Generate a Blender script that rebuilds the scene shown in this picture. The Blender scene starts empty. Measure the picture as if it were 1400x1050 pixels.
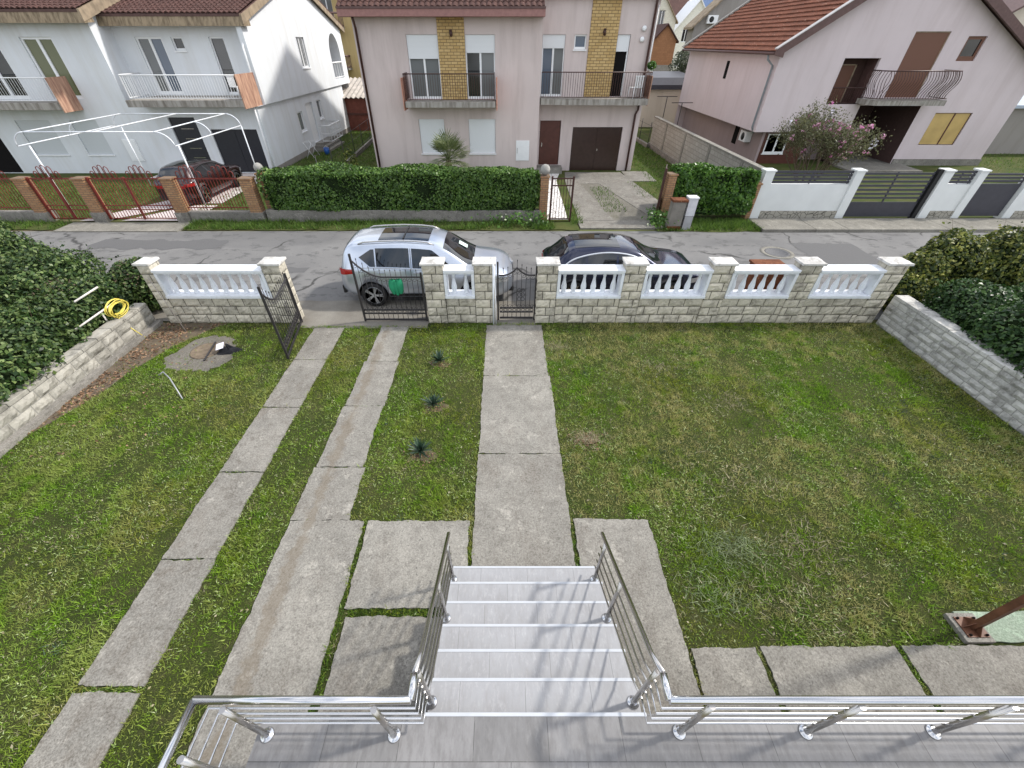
import bpy, bmesh, math, random
import numpy as np
from mathutils import Vector, Matrix
from mathutils.geometry import tessellate_polygon
S = bpy.context.scene
COL = S.collection
R = math.radians
random.seed(7)
rng = np.random.default_rng(7)

# ---------------------------------------------------------------- camera, sky, sun, exposure
cd = bpy.data.cameras.new('camera'); cam = bpy.data.objects.new('camera', cd); COL.objects.link(cam)
cd.sensor_width = 36; cd.lens = 555 / 1400 * 36; cd.shift_x = 11 / 1400
cd.clip_start = 0.05; cd.clip_end = 4000
cam.location = (0, 0, 5.6); cam.rotation_euler = (R(90 - 40.1), 0, 0)
S.camera = cam
SUN_EL, SUN_AZ = 44.0, 14.0          # azimuth counted from +X towards +Y
W = bpy.data.worlds.new('World'); S.world = W; W.use_nodes = True
nt = W.node_tree; nt.nodes.clear()
wo = nt.nodes.new('ShaderNodeOutputWorld'); bg = nt.nodes.new('ShaderNodeBackground')
sky = nt.nodes.new('ShaderNodeTexSky'); sky.sky_type = 'NISHITA'; sky.sun_disc = False
sky.sun_elevation = R(SUN_EL); sky.sun_rotation = R(90 - SUN_AZ); sky.air_density = 1.0; sky.dust_density = 1.5; sky.ozone_density = 1.0
tc = nt.nodes.new('ShaderNodeTexCoord'); mp = nt.nodes.new('ShaderNodeMapping'); mp.inputs['Scale'].default_value = (1, 1, 2.6)
cn = nt.nodes.new('ShaderNodeTexNoise'); cn.inputs['Scale'].default_value = 2.6; cn.inputs['Detail'].default_value = 7; cn.inputs['Roughness'].default_value = .58
cr = nt.nodes.new('ShaderNodeValToRGB'); cr.color_ramp.elements[0].position = .38; cr.color_ramp.elements[1].position = .58
mx = nt.nodes.new('ShaderNodeMix'); mx.data_type = 'RGBA'
mx.inputs[7].default_value = (8.2, 8.3, 8.5, 1)
for a, b in ((tc.outputs['Generated'], mp.inputs[0]), (mp.outputs[0], cn.inputs['Vector']), (cn.outputs[0], cr.inputs[0]), (cr.outputs[0], mx.inputs[0]), (sky.outputs[0], mx.inputs[6]), (mx.outputs[2], bg.inputs[0]), (bg.outputs[0], wo.inputs[0])):
    nt.links.new(a, b)
bg.inputs[1].default_value = 0.15
sd = bpy.data.lights.new('sun', 'SUN'); sd.energy = 2.7; sd.angle = R(3.5); sd.color = (1, .95, .87)
so = bpy.data.objects.new('sun', sd); COL.objects.link(so)
tosun = Vector((math.cos(R(SUN_AZ)) * math.cos(R(SUN_EL)), math.sin(R(SUN_AZ)) * math.cos(R(SUN_EL)), math.sin(R(SUN_EL))))
so.rotation_euler = tosun.to_track_quat('Z', 'Y').to_euler(); so.location = tosun * 60
S.view_settings.view_transform = 'Standard'; S.view_settings.look = 'None'; S.view_settings.gamma = 1; S.view_settings.exposure = 0.54
S.cycles.max_bounces = 6; S.cycles.diffuse_bounces = 3; S.cycles.glossy_bounces = 3; S.cycles.transmission_bounces = 4; S.cycles.transparent_max_bounces = 6
S.cycles.use_denoising = True

# ---------------------------------------------------------------- helpers
def tag(o, label=None, cat=None, group=None, kind=None):
    if label: o['label'] = label
    if cat: o['category'] = cat
    if group: o['group'] = group
    if kind: o['kind'] = kind
    return o
def thing(name, label, cat, loc=(0, 0, 0), rz=0, group=None):
    o = bpy.data.objects.new(name, None); COL.objects.link(o)
    o.empty_display_size = .2; o.location = loc; o.rotation_euler = (0, 0, rz)
    return tag(o, label, cat, group)
def kids(o): return [c for c in bpy.data.objects if c.parent is o]
def copy_tree(o, parent=None):
    c = o.copy(); COL.objects.link(c); c.parent = parent
    for k in kids(o): copy_tree(k, c)
    return c
def root_loc(p):
    while p.parent: p = p.parent
    return Vector(p.location)
def link_mesh(name, me, parent=None, loc=None):
    o = bpy.data.objects.new(name, me); COL.objects.link(o)
    if parent: o.parent = parent
    elif loc is not None: o.location = loc
    return o
def np_mesh(name, V, F, mat, parent=None, loc=(0, 0, 0), smooth=False):
    """V (n,3) world coordinates, F (m,k) all faces k-gons"""
    off = np.array(root_loc(parent)) if parent else np.array(loc)
    V = np.asarray(V, dtype=np.float32) - off.astype(np.float32); F = np.asarray(F, dtype=np.int32)
    me = bpy.data.meshes.new(name); k = F.shape[1]
    me.vertices.add(len(V)); me.vertices.foreach_set('co', V.ravel())
    me.loops.add(F.size); me.loops.foreach_set('vertex_index', F.ravel())
    me.polygons.add(len(F)); me.polygons.foreach_set('loop_start', np.arange(0, F.size, k, dtype=np.int32))
    try: me.polygons.foreach_set('loop_total', np.full(len(F), k, dtype=np.int32))
    except Exception: pass
    me.update(calc_edges=True); me.validate()
    if smooth: me.polygons.foreach_set('use_smooth', np.ones(len(F), dtype=bool))
    me.materials.append(mat)
    return link_mesh(name, me, parent, None if parent else loc)
class MB:
    def __init__(s): s.v = []; s.f = []; s.m = []; s.sm = []; s.mi = 0
    def add(s, vs, fs, smooth=False):
        b = len(s.v); s.v += [tuple(v) for v in vs]
        for f in fs: s.f.append([b + i for i in f]); s.m.append(s.mi); s.sm.append(smooth)
        return s
    def box(s, x0, x1, y0, y1, z0, z1):
        v = [(x, y, z) for z in (z0, z1) for y in (y0, y1) for x in (x0, x1)]
        return s.add(v, [(0, 2, 3, 1), (4, 5, 7, 6), (0, 1, 5, 4), (2, 6, 7, 3), (0, 4, 6, 2), (1, 3, 7, 5)])
    def obox(s, c, ux, uy, uz):
        c, ux, uy, uz = map(Vector, (c, ux, uy, uz))
        v = [c + ux * a + uy * b + uz * d for d in (-1, 1) for b in (-1, 1) for a in (-1, 1)]
        return s.add(v, [(0, 2, 3, 1), (4, 5, 7, 6), (0, 1, 5, 4), (2, 6, 7, 3), (0, 4, 6, 2), (1, 3, 7, 5)])
    def bar(s, a, b, w, h=None, up=(0, 0, 1)):
        a, b = Vector(a), Vector(b); d = b - a; h = h or w
        u = d.normalized(); r = u.cross(Vector(up))
        if r.length < 1e-4: r = u.cross(Vector((0, 1, 0)))
        r.normalize(); q = r.cross(u)
        return s.obox((a + b) / 2, d / 2, r * w / 2, q * h / 2)
    def tube(s, pts, r, n=8, closed=False, cap=True):
        pts = [Vector(p) for p in pts]; N = len(pts); rs = r if isinstance(r, (list, tuple)) else [r] * N
        vs = []; prev = None
        for i, p in enumerate(pts):
            if closed: t = (pts[(i + 1) % N] - pts[i - 1])
            else: t = (pts[min(i + 1, N - 1)] - pts[max(i - 1, 0)])
            t.normalize()
            if prev is None:
                a = Vector((0, 0, 1)) if abs(t.z) < .9 else Vector((1, 0, 0))
                x = t.cross(a).normalized()
            else:
                x = prev - t * prev.dot(t)
                if x.length < 1e-5: x = t.orthogonal()
                x.normalize()
            prev = x; y = t.cross(x)
            for k in range(n):
                a = 2 * math.pi * k / n; vs.append(p + (x * math.cos(a) + y * math.sin(a)) * rs[i])
        fs = []
        for i in range(N if closed else N - 1):
            j = (i + 1) % N
            for k in range(n):
                fs.append((i * n + k, i * n + (k + 1) % n, j * n + (k + 1) % n, j * n + k))
        s.add(vs, fs, True)
        if cap and not closed:
            b = len(s.v) - len(vs)
            s.f.append([b + k for k in range(n)][::-1]); s.m.append(s.mi); s.sm.append(False)
            s.f.append([b + (N - 1) * n + k for k in range(n)]); s.m.append(s.mi); s.sm.append(False)
        return s
    def lathe(s, prof, c, n=16, axis='z', smooth=True, cap=True):
        cx, cy, cz = c; vs = []
        for r, h in prof:
            for k in range(n):
                a = 2 * math.pi * k / n; p, q = r * math.cos(a), r * math.sin(a)
                vs.append((cx + p, cy + q, cz + h) if axis == 'z' else (cx + p, cy + h, cz + q) if axis == 'y' else (cx + h, cy + p, cz + q))
        N = len(prof)
        fs = [(i * n + k, i * n + (k + 1) % n, (i + 1) * n + (k + 1) % n, (i + 1) * n + k) for i in range(N - 1) for k in range(n)]
        s.add(vs, fs, smooth); b = len(s.v) - len(vs)
        for i, e in ((0, 1), (N - 1, 0)):
            if cap and prof[i][0] > 1e-4:
                f = [b + i * n + k for k in range(n)]; s.f.append(f[::-1] if e else f); s.m.append(s.mi); s.sm.append(False)
        return s
    def prism(s, poly, d0, d1, fr):
        """poly of 2-D points, extruded d0..d1; fr(a,b,d) -> xyz"""
        n = len(poly); v = [fr(a, b, d0) for a, b in poly] + [fr(a, b, d1) for a, b in poly]
        tri = tessellate_polygon([[Vector((a, b, 0)) for a, b in poly]])
        f = [tuple(t) for t in tri] + [tuple(n + i for i in t[::-1]) for t in tri]
        f += [(i, (i + 1) % n, n + (i + 1) % n, n + i) for i in range(n)]
        return s.add(v, f)
    def grid(s, P, smooth=True):
        nr, nc = len(P), len(P[0])
        return s.add([p for r in P for p in r], [(i * nc + j, i * nc + j + 1, (i + 1) * nc + j + 1, (i + 1) * nc + j) for i in range(nr - 1) for j in range(nc - 1)], smooth)
    def build(s, name, mat, parent=None, loc=None, bevel=0, fixn=True):
        """vertices are in world space for things without rotation, otherwise local to the thing placed at the origin"""
        off = root_loc(parent) if parent else Vector(loc or (0, 0, 0))
        me = bpy.data.meshes.new(name)
        me.from_pydata([tuple(Vector(v) - off) for v in s.v], [], s.f)
        for m in (mat if isinstance(mat, (list, tuple)) else [mat]): me.materials.append(m)
        me.polygons.foreach_set('material_index', s.m); me.polygons.foreach_set('use_smooth', s.sm)
        if fixn or bevel:
            bm = bmesh.new(); bm.from_mesh(me)
            if bevel:
                bmesh.ops.bevel(bm, geom=[e for e in bm.edges if len(e.link_faces) == 2 and e.calc_face_angle(0) > .6], offset=bevel, segments=2, profile=.6, affect='EDGES')
            if fixn: bmesh.ops.recalc_face_normals(bm, faces=bm.faces)
            bm.to_mesh(me); bm.free()
        me.update()
        return link_mesh(name, me, parent, None if parent else off)
def top(name, mb, mat, label, cat, loc=(0, 0, 0), group=None, **k):
    return tag(mb.build(name, mat, None, loc, **k), label, cat, group)
def struct(name, mb, mat, loc=(0, 0, 0), kind='structure', **k):
    return tag(mb.build(name, mat, None, loc, **k), kind=kind)

# ---------------------------------------------------------------- materials
def hexc(h):
    c = [int(h[i:i + 2], 16) / 255 for i in (0, 2, 4)]
    return tuple(((x + .055) / 1.055) ** 2.4 if x > .04045 else x / 12.92 for x in c)
MATS = {}
class N:
    def __init__(s, name):
        s.m = bpy.data.materials.new(name); s.m.use_nodes = True; s.t = s.m.node_tree; s.t.nodes.clear()
        s.o = s.n('OutputMaterial'); s.p = s.n('BsdfPrincipled'); s.l(s.p.outputs[0], s.o.inputs[0])
        s.pos = s.n('NewGeometry').outputs['Position']
    def n(s, t, **k):
        x = s.t.nodes.new('ShaderNode' + t)
        for a, b in k.items():
            if hasattr(x, a): setattr(x, a, b)
        return x
    def l(s, a, b): s.t.links.new(a, b)
    def noise(s, scale, detail=4, rough=.55, stretch=None, off=0):
        v = s.pos
        if stretch or off:
            mp = s.n('Mapping'); s.l(v, mp.inputs[0]); mp.inputs['Scale'].default_value = stretch or (1, 1, 1); mp.inputs['Location'].default_value = (off, off * 1.7, off * .6); v = mp.outputs[0]
        x = s.n('TexNoise'); s.l(v, x.inputs['Vector']); x.inputs['Scale'].default_value = scale; x.inputs['Detail'].default_value = detail; x.inputs['Roughness'].default_value = rough
        return x.outputs[0]
    def ramp(s, f, a, b, ca=0, cb=1):
        r = s.n('MapRange'); s.l(f, r.inputs[0]); r.inputs[1].default_value = a; r.inputs[2].default_value = b; r.inputs[3].default_value = ca; r.inputs[4].default_value = cb
        return r.outputs[0]
    def mix(s, f, a, b, mode='MIX'):
        x = s.n('Mix'); x.data_type = 'RGBA'; x.blend_type = mode
        for i, v in ((0, f), (6, a), (7, b)):
            if isinstance(v, (int, float)): x.inputs[i].default_value = v
            elif isinstance(v, tuple): x.inputs[i].default_value = (*v[:3], 1)
            else: s.l(v, x.inputs[i])
        return x.outputs[2]
    def island(s): return s.n('NewGeometry').outputs['Random Per Island']
    def math(s, op, a, b=0):
        x = s.n('Math'); x.operation = op
        for i, v in ((0, a), (1, b)):
            if isinstance(v, (int, float)): x.inputs[i].default_value = v
            else: s.l(v, x.inputs[i])
        return x.outputs[0]
    def bump(s, h, strength=.4, dist=.01):
        b = s.n('Bump'); b.inputs['Strength'].default_value = strength; b.inputs['Distance'].default_value = dist; s.l(h, b.inputs['Height']); s.l(b.outputs[0], s.p.inputs['Normal'])
    def fin(s, col, rough=.7, metal=0, spec=.4):
        if isinstance(col, tuple): s.p.inputs['Base Color'].default_value = (*col[:3], 1)
        else: s.l(col, s.p.inputs['Base Color'])
        if isinstance(rough, (int, float)): s.p.inputs['Roughness'].default_value = rough
        else: s.l(rough, s.p.inputs['Roughness'])
        s.p.inputs['Metallic'].default_value = metal; s.p.inputs['Specular IOR Level'].default_value = spec
        return s.m
def mul(c, k): return tuple(min(1, x * k) for x in c)
def plain(name, c, rough=.6, metal=0, spec=.4, var=.12, scale=6, bump=0):
    if name in MATS: return MATS[name]
    n = N(name); f = n.noise(scale, 5)
    col = n.mix(n.ramp(f, .3, .7), mul(c, 1 - var), mul(c, 1 + var))
    if bump: n.bump(n.noise(scale * 12, 4), bump, .004)
    MATS[name] = n.fin(col, rough, metal, spec); return MATS[name]
def stucco(name, c, dirt, damt=.35):
    n = N(name)
    st = n.ramp(n.noise(1.3, 6, .65, (1.6, 1.6, .2)), .46, .70)
    bl = n.ramp(n.noise(.5, 4, .6, off=3), .35, .75)
    col = n.mix(n.math('MULTIPLY', st, damt), n.mix(bl, mul(c, .94), mul(c, 1.03)), dirt)
    n.bump(n.noise(55, 3), .25, .006)
    return n.fin(col, .9, 0, .15)
def leafmat(name, cols, trans=.35, rough=.45):
    n = N(name); i = n.island()
    cr = n.n('ValToRGB'); n.l(i, cr.inputs[0]); e = cr.color_ramp.elements
    e[0].color = (*cols[0], 1); e[0].position = 0; e[1].color = (*cols[-1], 1); e[1].position = 1
    for k, c in enumerate(cols[1:-1]): x = e.new((k + 1) / (len(cols) - 1)); x.color = (*c, 1)
    big = n.ramp(n.noise(1.3, 3), .3, .7, .72, 1.25)
    hs = n.n('HueSaturation'); n.l(cr.outputs[0], hs.inputs['Color']); n.l(big, hs.inputs['Value'])
    n.fin(hs.outputs[0], rough, 0, .35)
    tr = n.n('BsdfTranslucent'); n.l(hs.outputs[0], tr.inputs[0])
    ms = n.n('MixShader'); ms.inputs[0].default_value = trans; n.l(n.p.outputs[0], ms.inputs[1]); n.l(tr.outputs[0], ms.inputs[2]); n.l(ms.outputs[0], n.o.inputs[0])
    return n.m
def stonemat(name, c1, c2, dirt, mossy=.0):
    n = N(name); i = n.island()
    f = n.noise(5, 6, .65); g = n.noise(26, 5, .6)
    col = n.mix(i, c1, c2)
    col = n.mix(n.ramp(g, .35, .7, 0, .45), col, mul(c1, 1.25))
    col = n.mix(n.ramp(f, .5, .72, 0, .75), col, dirt)
    col = n.mix(n.ramp(n.noise(1.1, 4, .6, (1, 1, .5), 5), .55, .75, 0, .55), col, mul(dirt, .8))
    n.bump(g, .5, .012)
    return n.fin(col, .9, 0, .2)
def concrete(name, c, dark, brown=None, sc=1.0):
    n = N(name)
    a = n.noise(.9 * sc, 6, .62); b = n.noise(5 * sc, 7, .7, off=2); g = n.noise(75, 4, .75); h = n.noise(2.2 * sc, 6, .72, (1, .35, 1), 7)
    col = n.mix(n.ramp(a, .38, .64), mul(c, .74), mul(c, 1.12))
    col = n.mix(n.ramp(b, .50, .62, 0, .75), col, dark)
    col = n.mix(n.ramp(h, .52, .68, 0, .55), col, brown or mul(dark, .9))
    col = n.mix(n.ramp(g, .42, .68, 0, .6), col, mul(c, .45))
    col = n.mix(n.island(), n.mix(.16, col, (.06, .05, .04)), col)
    lt = n.noise(3.3 * sc, 8, .75, off=11)
    col = n.mix(n.ramp(lt, .57, .63, 0, .5), col, mul(c, 1.5))
    bs = n.noise(1.5 * sc, 7, .72, (1, .6, 1), 41)
    col = n.mix(n.ramp(bs, .56, .66, 0, .5), col, brown or mul(dark, .8))
    sp = n.noise(22 * sc, 3, .6, off=15)
    col = n.mix(n.ramp(sp, .62, .68, 0, .65), col, mul(dark, .5))
    gr = n.noise(42, 4, .8, off=19)
    col = n.mix(n.ramp(gr, .38, .62), n.mix(.30, col, (.05, .048, .044)), n.mix(.16, col, (.62, .60, .56)))
    n.bump(g, .5, .008)
    return n.fin(col, .88, 0, .2)
def brickmat(name, c1, c2, mortar, bw=.24, bh=.075, ms=.008):
    n = N(name)
    sx = n.n('SeparateXYZ'); n.l(n.pos, sx.inputs[0]); cx = n.n('CombineXYZ')
    n.l(n.math('ADD', sx.outputs[0], sx.outputs[1]), cx.inputs[0]); n.l(sx.outputs[2], cx.inputs[1])
    b = n.n('TexBrick'); n.l(cx.outputs[0], b.inputs['Vector']); b.inputs['Scale'].default_value = 1
    b.inputs['Brick Width'].default_value = bw; b.inputs['Row Height'].default_value = bh; b.inputs['Mortar Size'].default_value = ms; b.inputs['Mortar Smooth'].default_value = .2
    b.inputs['Color1'].default_value = (*c1, 1); b.inputs['Color2'].default_value = (*c2, 1); b.inputs['Mortar'].default_value = (*mortar, 1)
    col = n.mix(n.ramp(n.noise(7, 5), .35, .7, 0, .45), b.outputs[0], mul(c1, .6))
    n.bump(b.outputs['Fac'], -.5, .008)
    return n.fin(col, .85, 0, .2)

M = {}
M['stone'] = stonemat('split_stone', (.58, .535, .44), (.36, .335, .28), (.12, .108, .09))
M['stone_left'] = stonemat('pale_split_stone', (.40, .38, .335), (.25, .24, .21), (.09, .083, .07))
M['stone_grey'] = stonemat('grey_block_stone', (.54, .53, .50), (.33, .325, .315), (.15, .143, .13))
M['mortar'] = plain('mortar', (.06, .055, .048), .95, var=.3)
M['mortar_light'] = plain('mortar_light', (.30, .29, .27), .95, var=.25)
M['cap'] = stonemat('weathered_cap', (.56, .545, .52), (.46, .45, .43), (.15, .14, .12))
n = N('white_paint'); a = n.noise(6, 6, .7); b = n.noise(1.6, 5, .7, off=3)
M['whitepaint'] = n.fin(n.mix(n.ramp(a, .54, .72, 0, .4), n.mix(n.ramp(b, .4, .65), (.76, .79, .84), (.68, .70, .73)), (.36, .36, .34)), .5, 0, .35)
M['slab'] = concrete('slab_concrete', (.285, .270, .236), (.16, .148, .128), (.14, .12, .098))
M['slab_dirty'] = concrete('slab_concrete_dirty', (.255, .24, .21), (.12, .105, .085), (.12, .095, .07), 1.4)
M['pave'] = concrete('pavement_concrete', (.28, .265, .225), (.16, .148, .12))
M['kerbwall'] = concrete('old_concrete', (.30, .28, .25), (.13, .12, .10))
M['chrome'] = N('polished_steel').fin((.60, .60, .61), .2, 1)
M['chrome_dull'] = N('brushed_steel').fin((.50, .48, .46), .26, 1)
M['iron'] = plain('dark_iron', (.028, .025, .027), .5, spec=.5, var=.25)
M['redfence'] = plain('red_painted_iron', (.17, .028, .02), .55, var=.25)
M['brownmetal'] = plain('brown_metal', (.055, .022, .017), .45, var=.2)
M['glass'] = N('dark_glass').fin((.015, .018, .022), .04, 0, .9)
M['glass_grey'] = N('curtained_glass').fin((.15, .16, .165), .06, 0, .6)
M['glass_olive'] = N('olive_curtain_glass').fin((.15, .16, .09), .1, 0, .5)
M['glass_blue'] = N('sky_glass').fin((.10, .13, .18), .06, 0, .8)
M['black'] = N('interior_dark').fin((.01, .009, .009), .9, 0, .1)
M['pvc'] = plain('white_pvc', (.80, .81, .82), .4, var=.03)
M['shutter'] = None
def shuttermat(name, c, pitch=.045):
    n = N(name); sx = n.n('SeparateXYZ'); n.l(n.pos, sx.inputs[0])
    w = n.math('FRACT', n.math('DIVIDE', sx.outputs[2], pitch)); l = n.ramp(w, .0, .18, .72, 1)
    hs = n.n('HueSaturation'); hs.inputs['Color'].default_value = (*c, 1); n.l(l, hs.inputs['Value'])
    n.bump(w, .4, .006)
    return n.fin(hs.outputs[0], .5, 0, .35)
M['shutter'] = shuttermat('white_roller_shutter', (.74, .76, .78))
M['shutter_shaded'] = shuttermat('shaded_white_shutter', (.56, .59, .61))  # white shutter made greyer, the shading of its recess put into the colour
M['shutter_brown'] = shuttermat('brown_roller_shutter', (.16, .075, .05), .04)
M['shutter_yellow'] = plain('yellow_wood_shutter', (.50, .35, .13), .5, var=.12, scale=2)
M['pink'] = stucco('pink_stucco', (.62, .535, .515), (.42, .35, .33), .5)
M['pinkdark'] = plain('pink_band', (.30, .16, .145), .8, var=.15)
M['lilac'] = stucco('lilac_stucco', (.64, .56, .575), (.48, .40, .40), .38)
M['mauve'] = stucco('mauve_stucco', (.36, .29, .29), (.26, .2, .2), .35)
M['white'] = stucco('white_stucco', (.71, .735, .765), (.56, .555, .53), .45)
M['cream'] = stucco('cream_stucco', (.62, .55, .46), (.45, .38, .3), .4)
M['yellow'] = stucco('yellow_stucco', (.55, .42, .20), (.35, .25, .12), .5)
M['greywall'] = stucco('grey_render', (.30, .28, .26), (.2, .18, .16), .5)
M['ybrick'] = brickmat('yellow_brick', (.60, .43, .20), (.48, .32, .13), (.16, .11, .06), .30, .114, .014)
M['pbrick'] = brickmat('pillar_brick', (.42, .25, .13), (.33, .17, .09), (.16, .12, .09), .25, .08, .012)
M['orangebrick'] = brickmat('orange_block', (.46, .23, .12), (.38, .19, .10), (.34, .17, .09), .3, .2, .01)
M['cblock'] = brickmat('concrete_block', (.40, .38, .34), (.33, .31, .275), (.22, .2, .18), .42, .2, .012)
def roofmat(name, c1, c2, light, la=.6):
    n = N(name); f = n.noise(9, 3, .6); g = n.noise(1.2, 4, .6); h = n.noise(14, 2, .5, off=4)
    col = n.mix(n.ramp(f, .35, .65), c1, c2); col = n.mix(n.ramp(g, .4, .7, 0, .5), col, mul(c1, .6))
    col = n.mix(n.ramp(h, .66, .74, 0, la), col, light)
    n.bump(n.noise(40, 3), .3, .01)
    return n.fin(col, .85, 0, .2)
M['roofdark'] = roofmat('dark_roof_tile', (.065, .035, .03), (.10, .05, .042), (.42, .30, .26), .5)
M['roofred'] = roofmat('red_roof_tile', (.15, .058, .036), (.23, .088, .052), (.55, .42, .33), .8)
M['fascia'] = plain('stained_fascia', (.27, .21, .145), .85, var=.35, scale=3)
M['verge'] = plain('brown_verge', (.12, .07, .065), .6, var=.2)
M['panelpink'] = plain('pink_panel', (.50, .25, .18), .7, var=.15)
def streakmat(name, c, d):
    n = N(name); f = n.noise(5, 5, .6, (1.5, 1.5, .25)); col = n.mix(n.ramp(f, .4, .7), c, d); return n.fin(col, .8, 0, .2)
M['paneltan'] = streakmat('weathered_panel', (.50, .31, .22), (.22, .11, .08))
M['fasciastreak'] = streakmat('streaked_fascia', (.31, .245, .165), (.12, .09, .06))
M['bslab'] = streakmat('balcony_slab_concrete', (.36, .34, .31), (.15, .13, .11))
M['door'] = plain('brown_door', (.085, .028, .02), .4, var=.15)
M['garage'] = plain('garage_brown', (.04, .022, .018), .25, var=.1, spec=.6)
M['anthracite'] = plain('anthracite_metal', (.05, .05, .062), .45, var=.1)
M['blackpanel'] = plain('black_panel', (.022, .023, .03), .4, var=.1)
M['rubber'] = N('rubber').fin((.012, .012, .013), .75)
M['rust'] = roofmat('rusty_steel', (.12, .042, .02), (.22, .085, .04), (.5, .33, .2), .5)
M['rustpost'] = plain('rust_brown_post', (.13, .055, .03), .6, var=.35, scale=9)
M['greenpad'] = concrete('green_concrete', (.30, .40, .29), (.22, .27, .2))
M['paper'] = plain('paper', (.75, .72, .80), .7, var=.03)
M['cloth'] = plain('black_cloth', (.01, .01, .014), .9, var=.2)
M['yellowhose'] = plain('yellow_hose', (.66, .55, .10), .4, var=.06)
M['greencloth'] = plain('green_fabric', (.015, .24, .115), .7, var=.2)
M['bark'] = plain('bark', (.10, .075, .05), .9, var=.3)
M['soil'] = plain('soil', (.11, .085, .06), .95, var=.35, scale=4, bump=.6)
M['litter'] = leafmat('dry_leaf_litter', [(.10, .055, .03), (.20, .12, .07), (.34, .22, .14)], .1, .8)
M['straw'] = leafmat('dry_grass', [(.22, .19, .10), (.34, .30, .19), (.42, .38, .27)], .2, .8)
M['ivy'] = leafmat('ivy_leaf', [(.028, .068, .012), (.06, .125, .024), (.10, .19, .038), (.17, .27, .06)], .25, .35)
M['laurel'] = leafmat('laurel_leaf', [(.028, .075, .012), (.06, .14, .024), (.14, .27, .04)], .3, .35)
M['bramble'] = leafmat('bramble_leaf', [(.014, .036, .009), (.036, .078, .018), (.08, .13, .034), (.18, .24, .08)], .25, .4)
M['darkbush'] = leafmat('dark_bush_leaf', [(.012, .034, .010), (.026, .064, .018), (.05, .105, .028), (.09, .16, .045)], .25, .4)
M['goldbush'] = leafmat('gold_bush_leaf', [(.025, .045, .012), (.055, .085, .02), (.14, .17, .035), (.34, .34, .08)], .35, .45)
M['olive'] = leafmat('olive_leaf', [(.05, .07, .04), (.09, .11, .065), (.14, .16, .10)], .3, .5)
M['magleaf'] = leafmat('sprouting_leaf', [(.07, .075, .035), (.12, .13, .06), (.17, .17, .09)], .35, .5)
M['petal'] = leafmat('pink_petal', [(.42, .07, .28), (.58, .20, .42), (.72, .48, .58)], .4, .6)
M['palm'] = leafmat('palm_leaf', [(.06, .09, .03), (.12, .15, .06), (.18, .21, .09)], .25, .4)
M['yucca'] = leafmat('yucca_leaf', [(.02, .045, .03), (.045, .08, .05), (.08, .12, .08)], .15, .35)
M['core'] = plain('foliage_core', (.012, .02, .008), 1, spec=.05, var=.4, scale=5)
n = N('grass_blade'); iz = n.island(); a = n.noise(.75, 5, .65, off=1); b = n.noise(3.2, 5, .7, off=4); c_ = n.noise(6.5, 4, .7, off=8)
fresh = n.mix(iz, (.075, .155, .008), (.25, .42, .035)); dry = n.mix(iz, (.24, .22, .07), (.50, .46, .22)); dark = n.mix(iz, (.036, .085, .011), (.12, .22, .03)); sxx = n.n('SeparateXYZ'); n.l(n.pos, sxx.inputs[0]); dx = n.ramp(sxx.outputs[0], -1.5, 1.5, .45, 1)
moss = n.mix(iz, (.12, .125, .012), (.32, .32, .055)); m_ = n.noise(.42, 5, .62, off=23)
col = n.mix(n.ramp(m_, .46, .60, 0, .75), fresh, moss); col = n.mix(n.ramp(a, .42, .66, 0, .55), col, dark); col = n.mix(n.ramp(c_, .5, .62, 0, .5), col, dark); col = n.mix(n.math('MULTIPLY', dx, n.ramp(n.math('ADD', n.math('MULTIPLY', b, .55), n.math('MULTIPLY', n.noise(.55, 4, .6, off=31), .45)), .46, .56, 0, .9)), col, dry)
hs_ = n.n('HueSaturation'); hs_.inputs['Value'].default_value = 1.22; n.l(col, hs_.inputs['Color']); col = hs_.outputs[0]
n.fin(col, .7, 0, .12); tr = n.n('BsdfTranslucent'); n.l(col, tr.inputs[0]); ms = n.n('MixShader'); ms.inputs[0].default_value = .4
n.l(n.p.outputs[0], ms.inputs[1]); n.l(tr.outputs[0], ms.inputs[2]); n.l(ms.outputs[0], n.o.inputs[0]); M['grass'] = n.m
M['verge_grass'] = leafmat('verge_grass_blade', [(.05, .10, .015), (.09, .17, .025), (.15, .24, .04)], .35, .6)
M['sunlit_fleck'] = leafmat('sunlit_grass_blade', [(.12, .21, .03), (.24, .35, .08), (.50, .55, .30)], .3, .5)  # paler colour paints in the glint of blades catching the sun
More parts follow.
